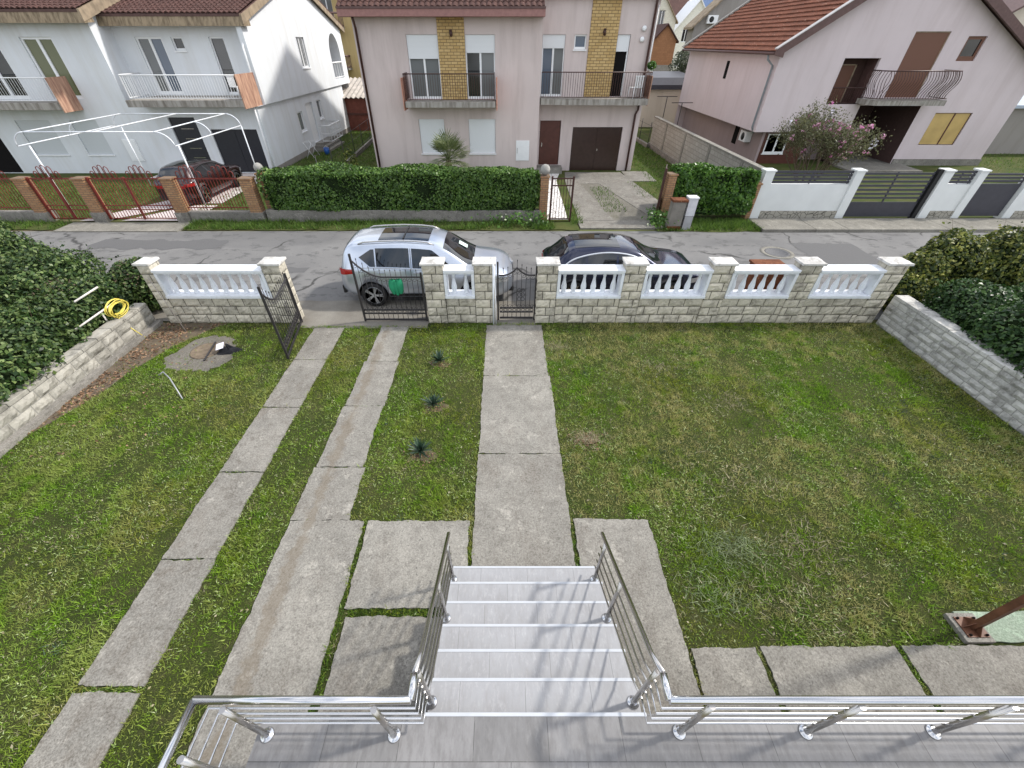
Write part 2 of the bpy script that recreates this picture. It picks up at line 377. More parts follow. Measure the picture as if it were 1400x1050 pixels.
def trackmat():
    m = concrete('slab_concrete_track', (.285, .270, .236), (.16, .148, .128), (.14, .12, .098)); t = m.node_tree
    p = [x for x in t.nodes if x.type == 'BSDF_PRINCIPLED'][0]; src = p.inputs['Base Color'].links[0].from_socket
    geo = [x for x in t.nodes if x.type == 'NEW_GEOMETRY'][0]; sx = t.nodes.new('ShaderNodeSeparateXYZ'); t.links.new(geo.outputs['Position'], sx.inputs[0])
    ns = t.nodes.new('ShaderNodeTexNoise'); ns.inputs['Scale'].default_value = 3.5; ns.inputs['Detail'].default_value = 7; ns.inputs['Roughness'].default_value = .7; t.links.new(geo.outputs['Position'], ns.inputs['Vector'])
    def mth(op, a, b):
        x = t.nodes.new('ShaderNodeMath'); x.operation = op
        for i, v in ((0, a), (1, b)):
            if isinstance(v, (int, float)): x.inputs[i].default_value = v
            else: t.links.new(v, x.inputs[i])
        return x.outputs[0]
    d = mth('ABSOLUTE', mth('ADD', sx.outputs[0], 2.97), 0); d = mth('ADD', d, mth('MULTIPLY', mth('SUBTRACT', ns.outputs[0], .5), .55))
    r = t.nodes.new('ShaderNodeMapRange'); t.links.new(d, r.inputs[0]); r.inputs[1].default_value = .03; r.inputs[2].default_value = .12; r.inputs[3].default_value = .5; r.inputs[4].default_value = 0
    mx_ = t.nodes.new('ShaderNodeMix'); mx_.data_type = 'RGBA'; t.links.new(r.outputs[0], mx_.inputs[0]); t.links.new(src, mx_.inputs[6]); mx_.inputs[7].default_value = (.15, .12, .085, 1); t.links.new(mx_.outputs[2], p.inputs['Base Color'])
    return m
M['slab_track'] = trackmat()

# ---------------------------------------------------------------- ground, road, lawn, slabs
def jit_rect(x0, x1, y0, y1, amp=.011, step=.045, bite=0):
    pts = []
    for (a, b) in (((x0, y0), (x1, y0)), ((x1, y0), (x1, y1)), ((x1, y1), (x0, y1)), ((x0, y1), (x0, y0))):
        L = math.dist(a, b); n = max(2, int(L / step)); w = 0
        big = [random.gauss(0, bite) for _ in range(int(L / .22) + 3)]
        for i in range(n):
            t = i / n; q = t * L / .22; w = .35 * w + random.uniform(-amp, amp); w0 = w; w = w + big[int(q)] * (1 - q % 1) + big[int(q) + 1] * (q % 1)
            dx, dy = (b[1] - a[1]) / L, -(b[0] - a[0]) / L
            pts.append((a[0] + (b[0] - a[0]) * t + dx * w, a[1] + (b[1] - a[1]) * t + dy * w)); w = w0
    return pts
UP = lambda a, b, d: (a, b, d)
def sheet(name, poly, z, mat, kind='structure'):
    mb = MB(); tri = tessellate_polygon([[Vector((a, b, 0)) for a, b in poly]])
    mb.add([(a, b, z) for a, b in poly], [tuple(t) for t in tri]); o = struct(name, mb, mat, kind=kind, fixn=False)
    me = o.data
    if me.polygons[0].normal.z < 0: me.flip_normals()
    return o
n = N('ground_far'); f = n.noise(.12, 5); M['ground'] = n.fin(n.mix(n.ramp(f, .35, .65), (.09, .11, .035), (.16, .13, .08)), .95, 0, .1)
sheet('ground', [(-700, -60), (700, -60), (700, 1400), (-700, 1400)], -.03, M['ground'])
# lawn: one sheet of soil and moss under the blades
n = N('lawn_base'); a = n.noise(.8, 6, .65); b = n.noise(4.5, 6, .7, off=3); g = n.noise(60, 6, .8)
col = n.mix(n.ramp(a, .38, .66), (.040, .058, .014), (.075, .088, .024))
col = n.mix(n.ramp(b, .5, .72, 0, .7), col, (.12, .095, .055))
col = n.mix(n.ramp(g, .44, .60, 0, .8), n.mix(n.ramp(g, .38, .46, .6, 0), col, (.15, .165, .06)), (.022, .03, .01)); n.bump(g, .9, .03)
M['lawn'] = n.fin(col, .95, 0, .1)
sheet('lawn', [(-8.95, .2), (9.66, .2), (9.66, 9.14), (-8.95, 9.14)], 0.0, M['lawn'])
# road
n = N('worn_asphalt'); a = n.noise(.45, 6, .62); b = n.noise(1.7, 7, .68, (1, 1.6, 1), 4); g = n.noise(70, 4, .75); h = n.noise(.23, 3, .5, (.35, 1, 1), 9)
col = n.mix(n.ramp(a, .35, .68), (.165, .162, .16), (.235, .23, .223))
col = n.mix(n.ramp(b, .54, .60, 0, .62), col, (.082, .08, .079))
col = n.mix(n.ramp(h, .55, .58, 0, .4), col, (.115, .113, .115))
col = n.mix(n.ramp(g, .3, .7, 0, .5), col, (.09, .09, .09))
wn = n.n('TexNoise'); n.l(n.pos, wn.inputs['Vector']); wn.inputs['Scale'].default_value = 1.4; wn.inputs['Detail'].default_value = 5
wv = n.n('VectorMath'); wv.operation = 'MULTIPLY_ADD'; n.l(wn.outputs['Color'], wv.inputs[0]); wv.inputs[1].default_value = (.9, .9, 0); n.l(n.pos, wv.inputs[2])
vo = n.n('TexVoronoi'); vo.feature = 'DISTANCE_TO_EDGE'; n.l(wv.outputs[0], vo.inputs['Vector']); vo.inputs['Scale'].default_value = .30
crk = n.math('MULTIPLY', n.ramp(vo.outputs['Distance'], .004, .016, 1, 0), n.ramp(n.noise(.5, 3, off=13), .47, .58))
col = n.mix(n.math('MULTIPLY', crk, .85), col, (.035, .034, .033))
n.bump(g, .5, .008); M['road'] = n.fin(col, .85, 0, .25)
sheet('road', [(-90, 9.3), (90, 9.3), (90, 15.85), (-90, 15.85)], -.004, M['road'])
random.seed(3)
n = N('driveway_concrete_apron'); a = n.noise(1.1, 6, .65); g = n.noise(60, 4, .7)
M['apron'] = n.fin(n.mix(n.ramp(g, .35, .7, 0, .5), n.mix(n.ramp(a, .35, .65), (.18, .165, .142), (.26, .245, .215)), (.10, .09, .078)), .9, 0, .2)
sheet('apron', jit_rect(-30, 9.5, 9.2, 10.32, .03, .25), .004, M['apron'])
sheet('apron', jit_rect(-5.32, -1.96, 8.86, 9.26, .02, .1), .006, M['apron']); sheet('apron', jit_rect(-.24, .82, 8.95, 9.3, .01, .1), .006, M['apron'])
# a darker repaired strip along the road and a trench patch
n = N('fresh_asphalt'); g = n.noise(80, 4, .7); M['patch'] = n.fin(n.mix(n.ramp(g, .3, .7), (.085, .084, .085), (.15, .148, .148)), .85, 0, .25)
sheet('asphalt_patch', jit_rect(10.4, 12.6, 12.6, 14.6, .05, .3), .0015, M['patch'])
sheet('asphalt_patch', jit_rect(-9.4, -6.3, 12.15, 12.55, .05, .2), .0015, M['patch'])
sheet('asphalt_patch', jit_rect(-14.8, -10.2, 14.1, 15.0, .16, .3), .0015, M['patch'])
sheet('asphalt_patch', jit_rect(6.8, 8.9, 12.35, 12.6, .05, .2), .0015, M['patch'])
# far plots
n = N('plot_grass'); a = n.noise(1.0, 5, .65); g = n.noise(16, 5, .7)
M['plot'] = n.fin(n.mix(n.ramp(g, .35, .65, 0, .6), n.mix(n.ramp(a, .4, .65), (.06, .085, .022), (.11, .11, .04)), (.03, .042, .012)), .95, 0, .1)
sheet('front_garden', [(-31, 17.3), (-9.4, 17.3), (-9.4, 46), (-31, 46)], .01, M['plot'])
sheet('front_garden', [(-9.35, 17.0), (10.0, 17.0), (10.0, 46), (-9.35, 46)], .012, M['plot'])
sheet('front_garden', [(10.4, 17.4), (60, 17.4), (60, 46), (10.4, 46)], .008, M['plot'])
M['pinktile'] = brickmat('pale_paving_tile', (.60, .50, .48), (.50, .40, .39), (.3, .22, .22), .4, .4, .02)
n = N('pale_patio'); v = n.noise(1.5, 4); M['patio'] = n.fin(n.mix(n.ramp(v, .4, .6), (.50, .43, .42), (.62, .56, .54)), .8, 0, .3)
sheet('patio', [(-17.3, 16.95), (-16.3, 16.95), (-13.9, 19.3), (-12.75, 19.3), (-12.75, 24.85), (-19, 24.85), (-19, 23.6), (-15.3, 23.6), (-15.3, 20)], .03, M['patio'])
sheet('patio', [(-15.6, 16.95), (-13.3, 16.95), (-12.75, 17.6), (-12.75, 19.0), (-13.8, 19.0)], .032, M['patio'])
# strips of the middle driveway
mb = MB()
for q in ([(3.05, 17.0), (4.5, 17.0), (3.9, 22.6), (4.9, 22.6), (6.2, 17.0), (7.4, 17.0), (6.5, 25.0), (3.4, 25.0), (3.2, 23)],):
    mb.prism(q, -.05, .035, UP)
mb.box(3.0, 7.3, 16.1, 16.98, -.05, .03)
sheet('driveway', [(3.9, 17.0), (6.6, 17.0), (5.4, 23.0), (3.6, 23.0)], .022, concrete('soiled_drive_concrete', (.19, .175, .14), (.10, .09, .065), (.09, .085, .05)))
mb.box(6.6, 8.0, 23.1, 25.2, -.05, .04)
struct('driveway', mb, M['slab_dirty'])
n = N('white_marble_flags'); v = n.n('TexVoronoi'); v.feature = 'DISTANCE_TO_EDGE'; n.l(n.pos, v.inputs[0]); v.inputs['Scale'].default_value = 3.5
M['flags'] = n.fin(n.mix(n.ramp(v.outputs['Distance'], .02, .05), (.2, .18, .15), (.72, .70, .68)), .7, 0, .3)
sheet('path', [(1.78, 17.1), (2.62, 17.1), (2.75, 23.2), (3.2, 25.4), (1.9, 25.4), (1.9, 23)], .03, M['flags'])
# near slabs, each with rough edges
random.seed(11)
def slabs(name, rects, mat, h=.022, bite=True):
    mb = MB()
    for (x0, x1, y0, y1) in rects: mb.prism(jit_rect(x0, x1, y0, y1, .010, .045, .006 if x1 - x0 < 1.6 and y1 - y0 > .9 and bite else 0), -.05, h + random.uniform(-.003, .003), UP)
    return struct(name, mb, mat)
WALK = [(-.445, .97, 6.91, 8.98), (-.45, 1.0, 4.72, 6.895), (-.455, 1.0, 2.55, 4.705)]
STRA = [(-4.83, -4.08, a, b) for a, b in ((7.5, 8.85), (5.91, 7.485), (4.315, 5.895), (2.795, 4.295), (1.31, 2.775), (-.2, 1.25))]
STRB = [(-3.14, -2.45, 7.44, 8.9), (-3.18, -2.40, 5.95, 7.43), (-3.22, -2.42, 4.42, 5.94), (-3.26, -2.38, 3.40, 4.41)]
BIG = [(-3.26, -2.13, -.2, 3.392)]
SIDE = [(-2.06, -.52, 2.14, 3.39), (-2.02, -.72, .6, 2.04)]
RGT = [(1.06, 2.2, 1.0, 3.42)]
ROW = [(2.24, 3.03, .4, 1.69), (3.1, 4.72, .4, 1.71), (4.8, 6.5, .4, 1.72), (6.55, 8.3, .4, 1.71), (8.35, 9.6, .4, 1.7)]
slabs('path', WALK, M['slab']); slabs('path', RGT + ROW, M['slab'])
slabs('driveway', STRA, M['slab_dirty']); slabs('driveway', STRB + BIG, M['slab_track']); slabs('path', SIDE, M['slab'])
ALLS = WALK + STRA + STRB + BIG + SIDE + RGT + ROW
# bare soil by the left wall, concrete around the inspection cover
sheet('soil', [(-8.95, 9.12), (-7.1, 9.12), (-7.5, 8.75), (-7.95, 8.0), (-8.3, 7.1), (-8.4, 6.3), (-8.7, 5.5), (-8.95, 5.0)], .005, M['soil'])
COVER0 = [(-7.62, 8.28), (-7.2, 8.5), (-6.7, 8.42), (-6.38, 7.9), (-6.32, 7.42), (-6.6, 7.12), (-7.2, 7.1), (-7.65, 7.18), (-7.82, 7.55)]
COVER = []
for i in range(9):
    (ax, ay), (bx, by) = COVER0[i], COVER0[(i + 1) % 9]
    for k in range(6): COVER.append((ax + (bx - ax) * k / 6 + random.uniform(-.05, .05), ay + (by - ay) * k / 6 + random.uniform(-.05, .05)))
mb = MB(); mb.prism(COVER, -.05, .012, UP); struct('pavement', mb, concrete('soil_stained_concrete', (.165, .148, .12), (.10, .085, .065), (.085, .068, .05), 1.6))
# far side of the street: verge soil, aprons and pavement with a kerb
sheet('verge', jit_rect(-12.55, 2.9, 15.95, 16.95, .06, .3), .006, M['plot'])
sheet('verge', jit_rect(5.9, 10.0, 15.75, 17.0, .06, .3), .006, M['plot'])
sheet('verge', jit_rect(-40, -17.4, 15.95, 16.9, .06, .3), .006, M['plot'])
mb = MB(); mb.box(-17.4, -12.6, 15.75, 16.75, -.05, .03); struct('apron', mb, M['pave'])
mb = MB(); x = 9.95
for w in (2.05, 1.25, 3.9, .9, 2.1, 1.9, 2.2, 2, 2, 2, 2, 2, 2, 2, 2, 2, 2):
    mb.box(x, x + w - .02, 15.72, 17.02, -.05, .11); x += w
struct('pavement', mb, M['pave'], bevel=.008)

# ---------------------------------------------------------------- grass blades
def in_rects(P, rects, m):
    k = np.zeros(len(P), bool)
    for x0, x1, y0, y1 in rects: k |= (P[:, 0] > x0 + m) & (P[:, 0] < x1 - m) & (P[:, 1] > y0 + m) & (P[:, 1] < y1 - m)
    return k
def in_poly(P, poly):
    k = np.zeros(len(P), bool); n = len(poly)
    for i in range(n):
        (x1, y1), (x2, y2) = poly[i], poly[(i + 1) % n]
        c = ((y1 > P[:, 1]) != (y2 > P[:, 1])) & (P[:, 0] < (x2 - x1) * (P[:, 1] - y1) / (y2 - y1 + 1e-12) + x1); k ^= c
    return k
def vnoise(P, s, seed=0):
    r = np.random.default_rng(seed); v = np.zeros(len(P))
    for i in range(7):
        a = r.uniform(0, 6.28); f = s * r.uniform(.6, 2.2); v += np.sin((P[:, 0] * np.cos(a) + P[:, 1] * np.sin(a)) * f + r.uniform(0, 6.28))
    return v / 4
def blades(name, P, h, w, lean, mat, kind='stuff'):
    n = len(P); az = rng.uniform(0, 2 * np.pi, n); la = rng.uniform(0, 2 * np.pi, n)
    H = h * rng.uniform(.55, 1.3, n); L = lean * H * rng.uniform(.2, 1.4, n); Wd = w * rng.uniform(.7, 1.3, n)
    d = np.stack([np.cos(az) * Wd, np.sin(az) * Wd, np.zeros(n)], 1); t = np.stack([np.cos(la) * L, np.sin(la) * L, H], 1)
    V = np.empty((n, 3, 3)); V[:, 0] = P - d; V[:, 1] = P + d; V[:, 2] = P + t
    return tag(np_mesh(name, V.reshape(-1, 3), np.arange(3 * n).reshape(-1, 3), mat), kind=kind)
SOILP = [(-8.95, 9.12), (-7.1, 9.12), (-7.5, 8.75), (-7.95, 8.0), (-8.3, 7.1), (-8.4, 6.3), (-8.7, 5.5), (-8.95, 5.0)]
def lawn_pts(n):
    P = np.stack([rng.uniform(-8.93, 9.64, n), rng.uniform(.3, 9.1, n), np.zeros(n)], 1)
    k = ~in_rects(P, ALLS, .0) & ~(in_poly(P, COVER) & (rng.random(n) < .94)) & ~(in_poly(P, SOILP) & (rng.random(n) < .93))
    k &= ~((P[:, 0] > -2.2) & (P[:, 1] < .9)) & ~((P[:, 0] > 5.6) & (P[:, 0] < 9.6) & (P[:, 1] < 2.12))
    k &= ~((P[:, 1] > 8.95) & (P[:, 0] > -5.4) & (P[:, 0] < -1.9))
    thin = np.clip(.7 + .6 * vnoise(P, 2.2, 3) + .45 * vnoise(P, 8, 4), .32, 1); k &= rng.random(n) < thin
    return P[k]
P = lawn_pts(560000)
blades('grass', P, .030, .0045, 1.3, M['grass'])
P = lawn_pts(380000); P = P[vnoise(P, 4.5, 31) + .9 * vnoise(P, 17, 32) + .5 * vnoise(P, 40, 33) > .3]
blades('grass', P, .062, .0065, 1.1, M['grass'])
P = lawn_pts(120000); P = P[vnoise(P, 2.0, 41) + .8 * vnoise(P, 19, 42) > -.2]; P[:, 2] += .02
blades('grass', P, .018, .0062, 2.4, M['sunlit_fleck'])
P = lawn_pts(90000); P = P[vnoise(P, 3, 9) + .5 * vnoise(P, 9, 10) + .10 * (P[:, 0] > 1) > .25]
blades('straw', P, .022, .0045, 2.2, M['straw'])
P = lawn_pts(40000); P = P[vnoise(P, 1.6, 21) > .35]
blades('clover', P + [0, 0, .012], .012, .012, 1.5, M['verge_grass'])
# blades that lean over the slab edges and grow in the joints
def joint(x0, x1, y0, y1, n): return np.stack([rng.uniform(x0, x1, n), rng.uniform(y0, y1, n), np.zeros(n)], 1)
J = [joint(-2.15, -2.06, .95, 3.4, 1100), joint(-2.0, -.8, 2.05, 2.14, 1000), joint(-.52, -.45, 2.7, 3.4, 130), joint(.985, 1.05, 2.7, 3.42, 150), joint(4.72, 4.8, 1, 1.7, 120)]
for x0, x1, ys in ((-4.75, -4.18, (7.49, 5.9, 4.3, 2.78, 1.28)), (-3.1, -2.46, (7.43, 5.94, 4.41)), (-.43, .94, (6.9, 4.71))):
    for y in ys: J.append(joint(x0, x1, y - .014, y + .014, 45 if y > 1.5 else 320))
J.append(joint(.66, .84, 6.86, 6.95, 90))
blades('moss', np.concatenate(J), .028, .006, 1.0, M['verge_grass'])
# verges, front gardens (wider blades, they are far away)
def patch(x0, x1, y0, y1, n): return np.stack([rng.uniform(x0, x1, n), rng.uniform(y0, y1, n), np.full(n, .01)], 1)
Q = np.concatenate([patch(-12.5, 2.0, 16.0, 16.95, 9000), patch(5.95, 9.95, 15.8, 17.0, 6000), patch(-30, -17.5, 16.0, 16.9, 3000), patch(2.7, 3.2, 16.6, 19, 500)])
Q = Q[rng.random(len(Q)) < np.clip(.6 + .8 * vnoise(Q, 3, 5), .12, 1)]
blades('verge_grass', Q, .16, .014, .8, M['verge_grass'])
Q = np.concatenate([patch(-30, -16.5, 17.4, 23, 9000), patch(-13.3, -9.6, 17.4, 40, 9000), patch(-9.3, -6.8, 20, 40, 6000), patch(7.6, 10, 18, 40, 9000), patch(4.3, 5.3, 18, 22, 500), patch(28, 40, 20, 34, 5000), patch(6.4, 7.6, 20, 23, 250)])
blades('garden_grass', Q, .10, .016, .9, M['verge_grass'])
# dead leaves on the soil
def flat_leaves(name, P, s, mat, tilt=.5, kind='stuff', parent=None):
    n = len(P); A = rng.normal(0, tilt, (n, 3)); A[:, 2] = 1; A /= np.linalg.norm(A, axis=1)[:, None]
    return leaf_quads(name, P, A, s, mat, kind, parent)
def leaf_quads(name, P, Nn, s, mat, kind=None, parent=None, aspect=.6, loc=(0, 0, 0)):
    """one folded leaf (two triangles sharing the mid rib, as a quad) per point"""
    n = len(P); r = rng.normal(size=(n, 3)); U = np.cross(Nn, r); U /= np.linalg.norm(U, axis=1)[:, None] + 1e-9; Vv = np.cross(Nn, U)
    S_ = (s * rng.uniform(.6, 1.35, n))[:, None]
    V = np.empty((n, 4, 3)); V[:, 0] = P - U * S_; V[:, 1] = P + Vv * S_ * aspect + Nn * S_ * .25; V[:, 2] = P + U * S_; V[:, 3] = P - Vv * S_ * aspect + Nn * S_ * .25
    o = np_mesh(name, V.reshape(-1, 3), np.arange(4 * n).reshape(-1, 4), mat, parent, loc)
    return tag(o, kind=kind)
P = np.stack([rng.uniform(-8.95, -6.2, 9000), rng.uniform(4.6, 9.1, 9000), np.full(9000, .012)], 1)
P = P[in_poly(P, SOILP) | (rng.random(9000) < .05)]
P = P[rng.random(len(P)) < np.clip(.5 + .7 * vnoise(P, 4, 8), .05, 1)][:2600]
flat_leaves('dead_leaves', P, .028, M['litter'])
P = lawn_pts(1500)[:700]; P[:, 2] = .03
flat_leaves('fallen_leaves', P, .018, M['straw'], .4)
# darker broad-leaved tufts scattered over the right lawn
for nm, cnt, mat in (('weeds', 46, M['yucca']), ('weeds', 40, M['ivy'])):
    C = lawn_pts(400)[:cnt]; B = []
    for c in C:
        m = int(rng.integers(12, 40)); B.append(c + np.stack([rng.normal(0, .07, m), rng.normal(0, .05, m), np.zeros(m)], 1))
    blades(nm, np.concatenate(B), .05, .006, 1.3, mat)

# ---------------------------------------------------------------- near garden: walls, balustrades, gates, stairs, railings
def rock_face(mb, o, u, n, L, z0, courses, blen, depth=.05, rough=.012, joint=.018, seed=0, up=(0, 0, 1), bond=.5):
    """split-face blocks laid in courses on the plane through o (u along, n outward)"""
    r = random.Random(seed); o, u, n, up = map(Vector, (o, u, n, up)); z = z0
    for ci, ch in enumerate(courses):
        x = -blen * (bond if ci % 2 else 0) * r.uniform(.7, 1.2)
        while x < L - .01:
            w = blen * (r.uniform(.86, 1.12) if blen > .26 else r.uniform(.6, 1.7)); a, b = max(0, x), min(L, x + w); x += w
            if L - b < .06: b = L; x = L
            if b - a < .05: continue
            a2, b2, c2, d2 = a + joint / 2, b - joint / 2, z + joint / 2, z + ch - joint / 2
            nu, nv = max(2, int((b2 - a2) / .06)), max(2, int((d2 - c2) / .05)); pr = r.uniform(-.006, .012); P = []
            for j in range(nv + 1):
                row = []
                for i in range(nu + 1):
                    e = i in (0, nu) or j in (0, nv); t = -.008 + r.uniform(-.004, .002) if e else pr + r.uniform(0, rough)
                    row.append(o + u * (a2 + (b2 - a2) * i / nu + (0 if e else r.uniform(-.006, .006))) + up * (c2 + (d2 - c2) * j / nv) + n * t)
                P.append(row)
            ring = [P[0][i] for i in range(nu + 1)] + [P[j][nu] for j in range(1, nv + 1)] + [P[nv][i] for i in range(nu - 1, -1, -1)] + [P[j][0] for j in range(nv - 1, 0, -1)]
            m = len(ring); base = len(mb.v)
            mb.grid(P, False); mb.add(ring + [p - n * (depth - .01) for p in ring], [(k, (k + 1) % m, m + (k + 1) % m, m + k) for k in range(m)])
            if False: base
        z += ch
YF, YB = 9.12, 9.40
def baluster_mesh():
    h = .56
    prof = [(.062, 0), (.062, .03), (.045, .04), (.05, .055), (.066, .12), (.069, .17), (.06, .23), (.043, .31), (.033, .38), (.030, .43), (.040, .445), (.040, .465), (.032, .475), (.040, .50), (.048, .53), (.05, h)]
    return MB().lathe(prof, (0, 0, 0), 14)
BAL = None
def cap_stone(t, p, x0, x1, y0, y1, z, seed=0):
    r = random.Random(seed); mb = MB(); P = []
    nx, ny = 6, 5
    def pt(i, j, zz, k): return (x0 + (x1 - x0) * i / nx + r.uniform(-k, k), y0 + (y1 - y0) * j / ny + r.uniform(-k, k), zz + r.uniform(-k, k))
    for j in range(ny + 1): P.append([pt(i, j, z + .055 + (.012 if 0 < i < nx and 0 < j < ny else -.008), .004) for i in range(nx + 1)])
    mb.grid(P, False)
    ring = P[0] + [P[j][nx] for j in range(1, ny + 1)] + [P[ny][i] for i in range(nx - 1, -1, -1)] + [P[j][0] for j in range(ny - 1, 0, -1)]
    m = len(ring); low = [(a, b, z + r.uniform(-.003, .003)) for a, b, c in ring]
    mb.add(ring + low, [(k, (k + 1) % m, m + (k + 1) % m, m + k) for k in range(m)]); mb.add(low, [tuple(range(m))[::-1]])
    mb.build('cap', M['cap'], p)
def pillar(t, xc, hw=.27, seed=0):
    mb = MB(); c = [.226] * 7; y0, y1 = YF - .02, YB + .06; zt = sum(c)
    rock_face(mb, (xc - hw, y0, 0), (1, 0, 0), (0, -1, 0), 2 * hw, 0, c, .36, .05, .020, seed=seed)
    rock_face(mb, (xc + hw, y0, 0), (0, 1, 0), (1, 0, 0), y1 - y0, 0, c, .30, .05, .010, seed=seed + 1)
    rock_face(mb, (xc - hw, y1, 0), (0, -1, 0), (-1, 0, 0), y1 - y0, 0, c, .30, .05, .010, seed=seed + 2)
    rock_face(mb, (xc + hw, y1, 0), (-1, 0, 0), (0, 1, 0), 2 * hw, 0, c, .36, .05, .012, seed=seed + 3)
    core = MB().box(xc - hw + .016, xc + hw - .016, y0 + .016, y1 - .016, -.1, zt - .004)
    p = mb.build('pillar', M['stone'], t); core.build('mortar_core', M['mortar'], p)
    cap_stone(t, p, xc - hw - .035, xc + hw + .035, y0 - .035, y1 + .035, zt, seed)
def bay(t, x0, x1, nb, seed):
    global BAL
    c = [.241] * 3; mb = MB(); L = x1 - x0
    rock_face(mb, (x0, YF, 0), (1, 0, 0), (0, -1, 0), L, 0, c, .37, .05, .022, seed=seed)
    rock_face(mb, (x1, YB, 0), (-1, 0, 0), (0, 1, 0), L, 0, c, .37, .05, .014, seed=seed + 5)
    m = mb.build('masonry', M['stone'], t); MB().box(x0 + .002, x1 - .002, YF + .016, YB - .016, -.1, .722).build('mortar_core', M['mortar'], m)
    w = .07
    MB().box(x0 + .003, x1 - .003, YF - .05, YB + .03, .726, .80).build('sill', M['whitepaint'], t, bevel=.008)
    rail = MB().box(x0 + .003, x1 - .003, YF - .045, YB + .03, 1.405, 1.465); rail.box(x0 + .004, x1 - .004, YF - .015, YB, 1.355, 1.403)
    rail.build('top_rail', M['whitepaint'], t, bevel=.008)
    for a in (x0 + .003, x1 - w - .003): MB().box(a, a + w, YF - .02, YB + .005, .802, 1.353).build('jamb', M['whitepaint'], t, bevel=.006)
    yc = (YF + YB) / 2 + .01
    for i in range(nb):
        xx = x0 + w + (L - 2 * w) * (i + .5) / nb
        if BAL is None:
            BAL = baluster_mesh().build('baluster', M['whitepaint'], None, (0, 0, 0)); BAL.parent = t; b = BAL
        else: b = BAL.copy(); COL.objects.link(b); b.parent = t
        b.location = Vector((xx, yc, .797)) - root_loc(t)
G = 'stone garden walls with white balusters along the street'
t = thing('garden_wall', 'stone block wall with ten white balusters, left of the open iron driveway gate', 'wall', (-7, YF, 0), group=G)
pillar(t, -8.53, .15, 1); bay(t, -8.38, -5.75, 10, 11); pillar(t, -5.53, .22, 21)
t = thing('garden_wall', 'short stone wall with only two white balusters, between the driveway gate and the narrow footpath gate', 'wall', (-1, YF, 0), group=G)
pillar(t, -1.70, .245, 31); bay(t, -1.455, -.715, 2, 41); pillar(t, -.47, .245, 51)
t = thing('garden_wall', 'long stone wall with four white baluster bays, right of the narrow footpath gate', 'wall', (5, YF, 0), group=G)
xs = (1.05, 3.14, 5.23, 7.30, 9.33)
for i, x in enumerate(xs):
    pillar(t, x, .245, 60 + 7 * i)
    if i < 4: bay(t, x + .245, xs[i + 1] - .245, 6, 100 + 9 * i)

# right retaining wall: flat grey blocks of uneven length with slab coping
t = thing('retaining_wall', 'smooth grey block wall in the shade below the dark bushes, along the right lawn', 'wall', (9.66, 5, 0))
mb = MB(); L = 9.10 - .4
rock_face(mb, (9.66, 9.10, 0), (0, -1, 0), (-1, 0, 0), L, 0, [.15, .15, .15, .148, .148], .25, .05, .010, .014, seed=5, bond=.37)
m = mb.build('masonry', M['stone_grey'], t); MB().box(9.675, 10.0, .4, 9.095, -.1, .748).build('mortar_core', M['mortar_light'], m)
mb = MB(); rr = random.Random(4); y = 9.08
while y > .5:
    w = rr.uniform(.3, .55); mb.box(9.655, 9.995, y - w + .012, y, .752, .83 + rr.uniform(-.008, .008)); y -= w
mb.build('coping', M['stone_grey'], t, bevel=.01)
# left retaining wall: two courses of large split blocks on a concrete footing
t = thing('retaining_wall', 'low sunlit wall of two courses of pale split blocks under the bramble, along the left lawn', 'wall', (-8.95, 5, 0))
mb = MB()
rock_face(mb, (-8.98, .6, .0), (0, 1, 0), (1, 0, 0), 8.5, .10, [.21, .21], .42, .06, .028, .016, seed=8)
m = mb.build('masonry', M['stone_left'], t); MB().box(-9.25, -8.995, .6, 9.1, -.1, .515).build('mortar_core', M['mortar_light'], m)
mb = MB(); y = .6; rr = random.Random(9)
while y < 9:
    w = rr.uniform(.38, .5); mb.box(-9.27, -8.985, y + .01, min(9.1, y + w), .522, .60 + rr.uniform(-.01, .01)); y += w
mb.build('coping', M['stone_left'], t, bevel=.012)
mb = MB().prism(jit_rect(-9.2, -8.86, .6, 9.1, .02, .2), -.05, .095, UP); mb.build('footing', M['kerbwall'], t)

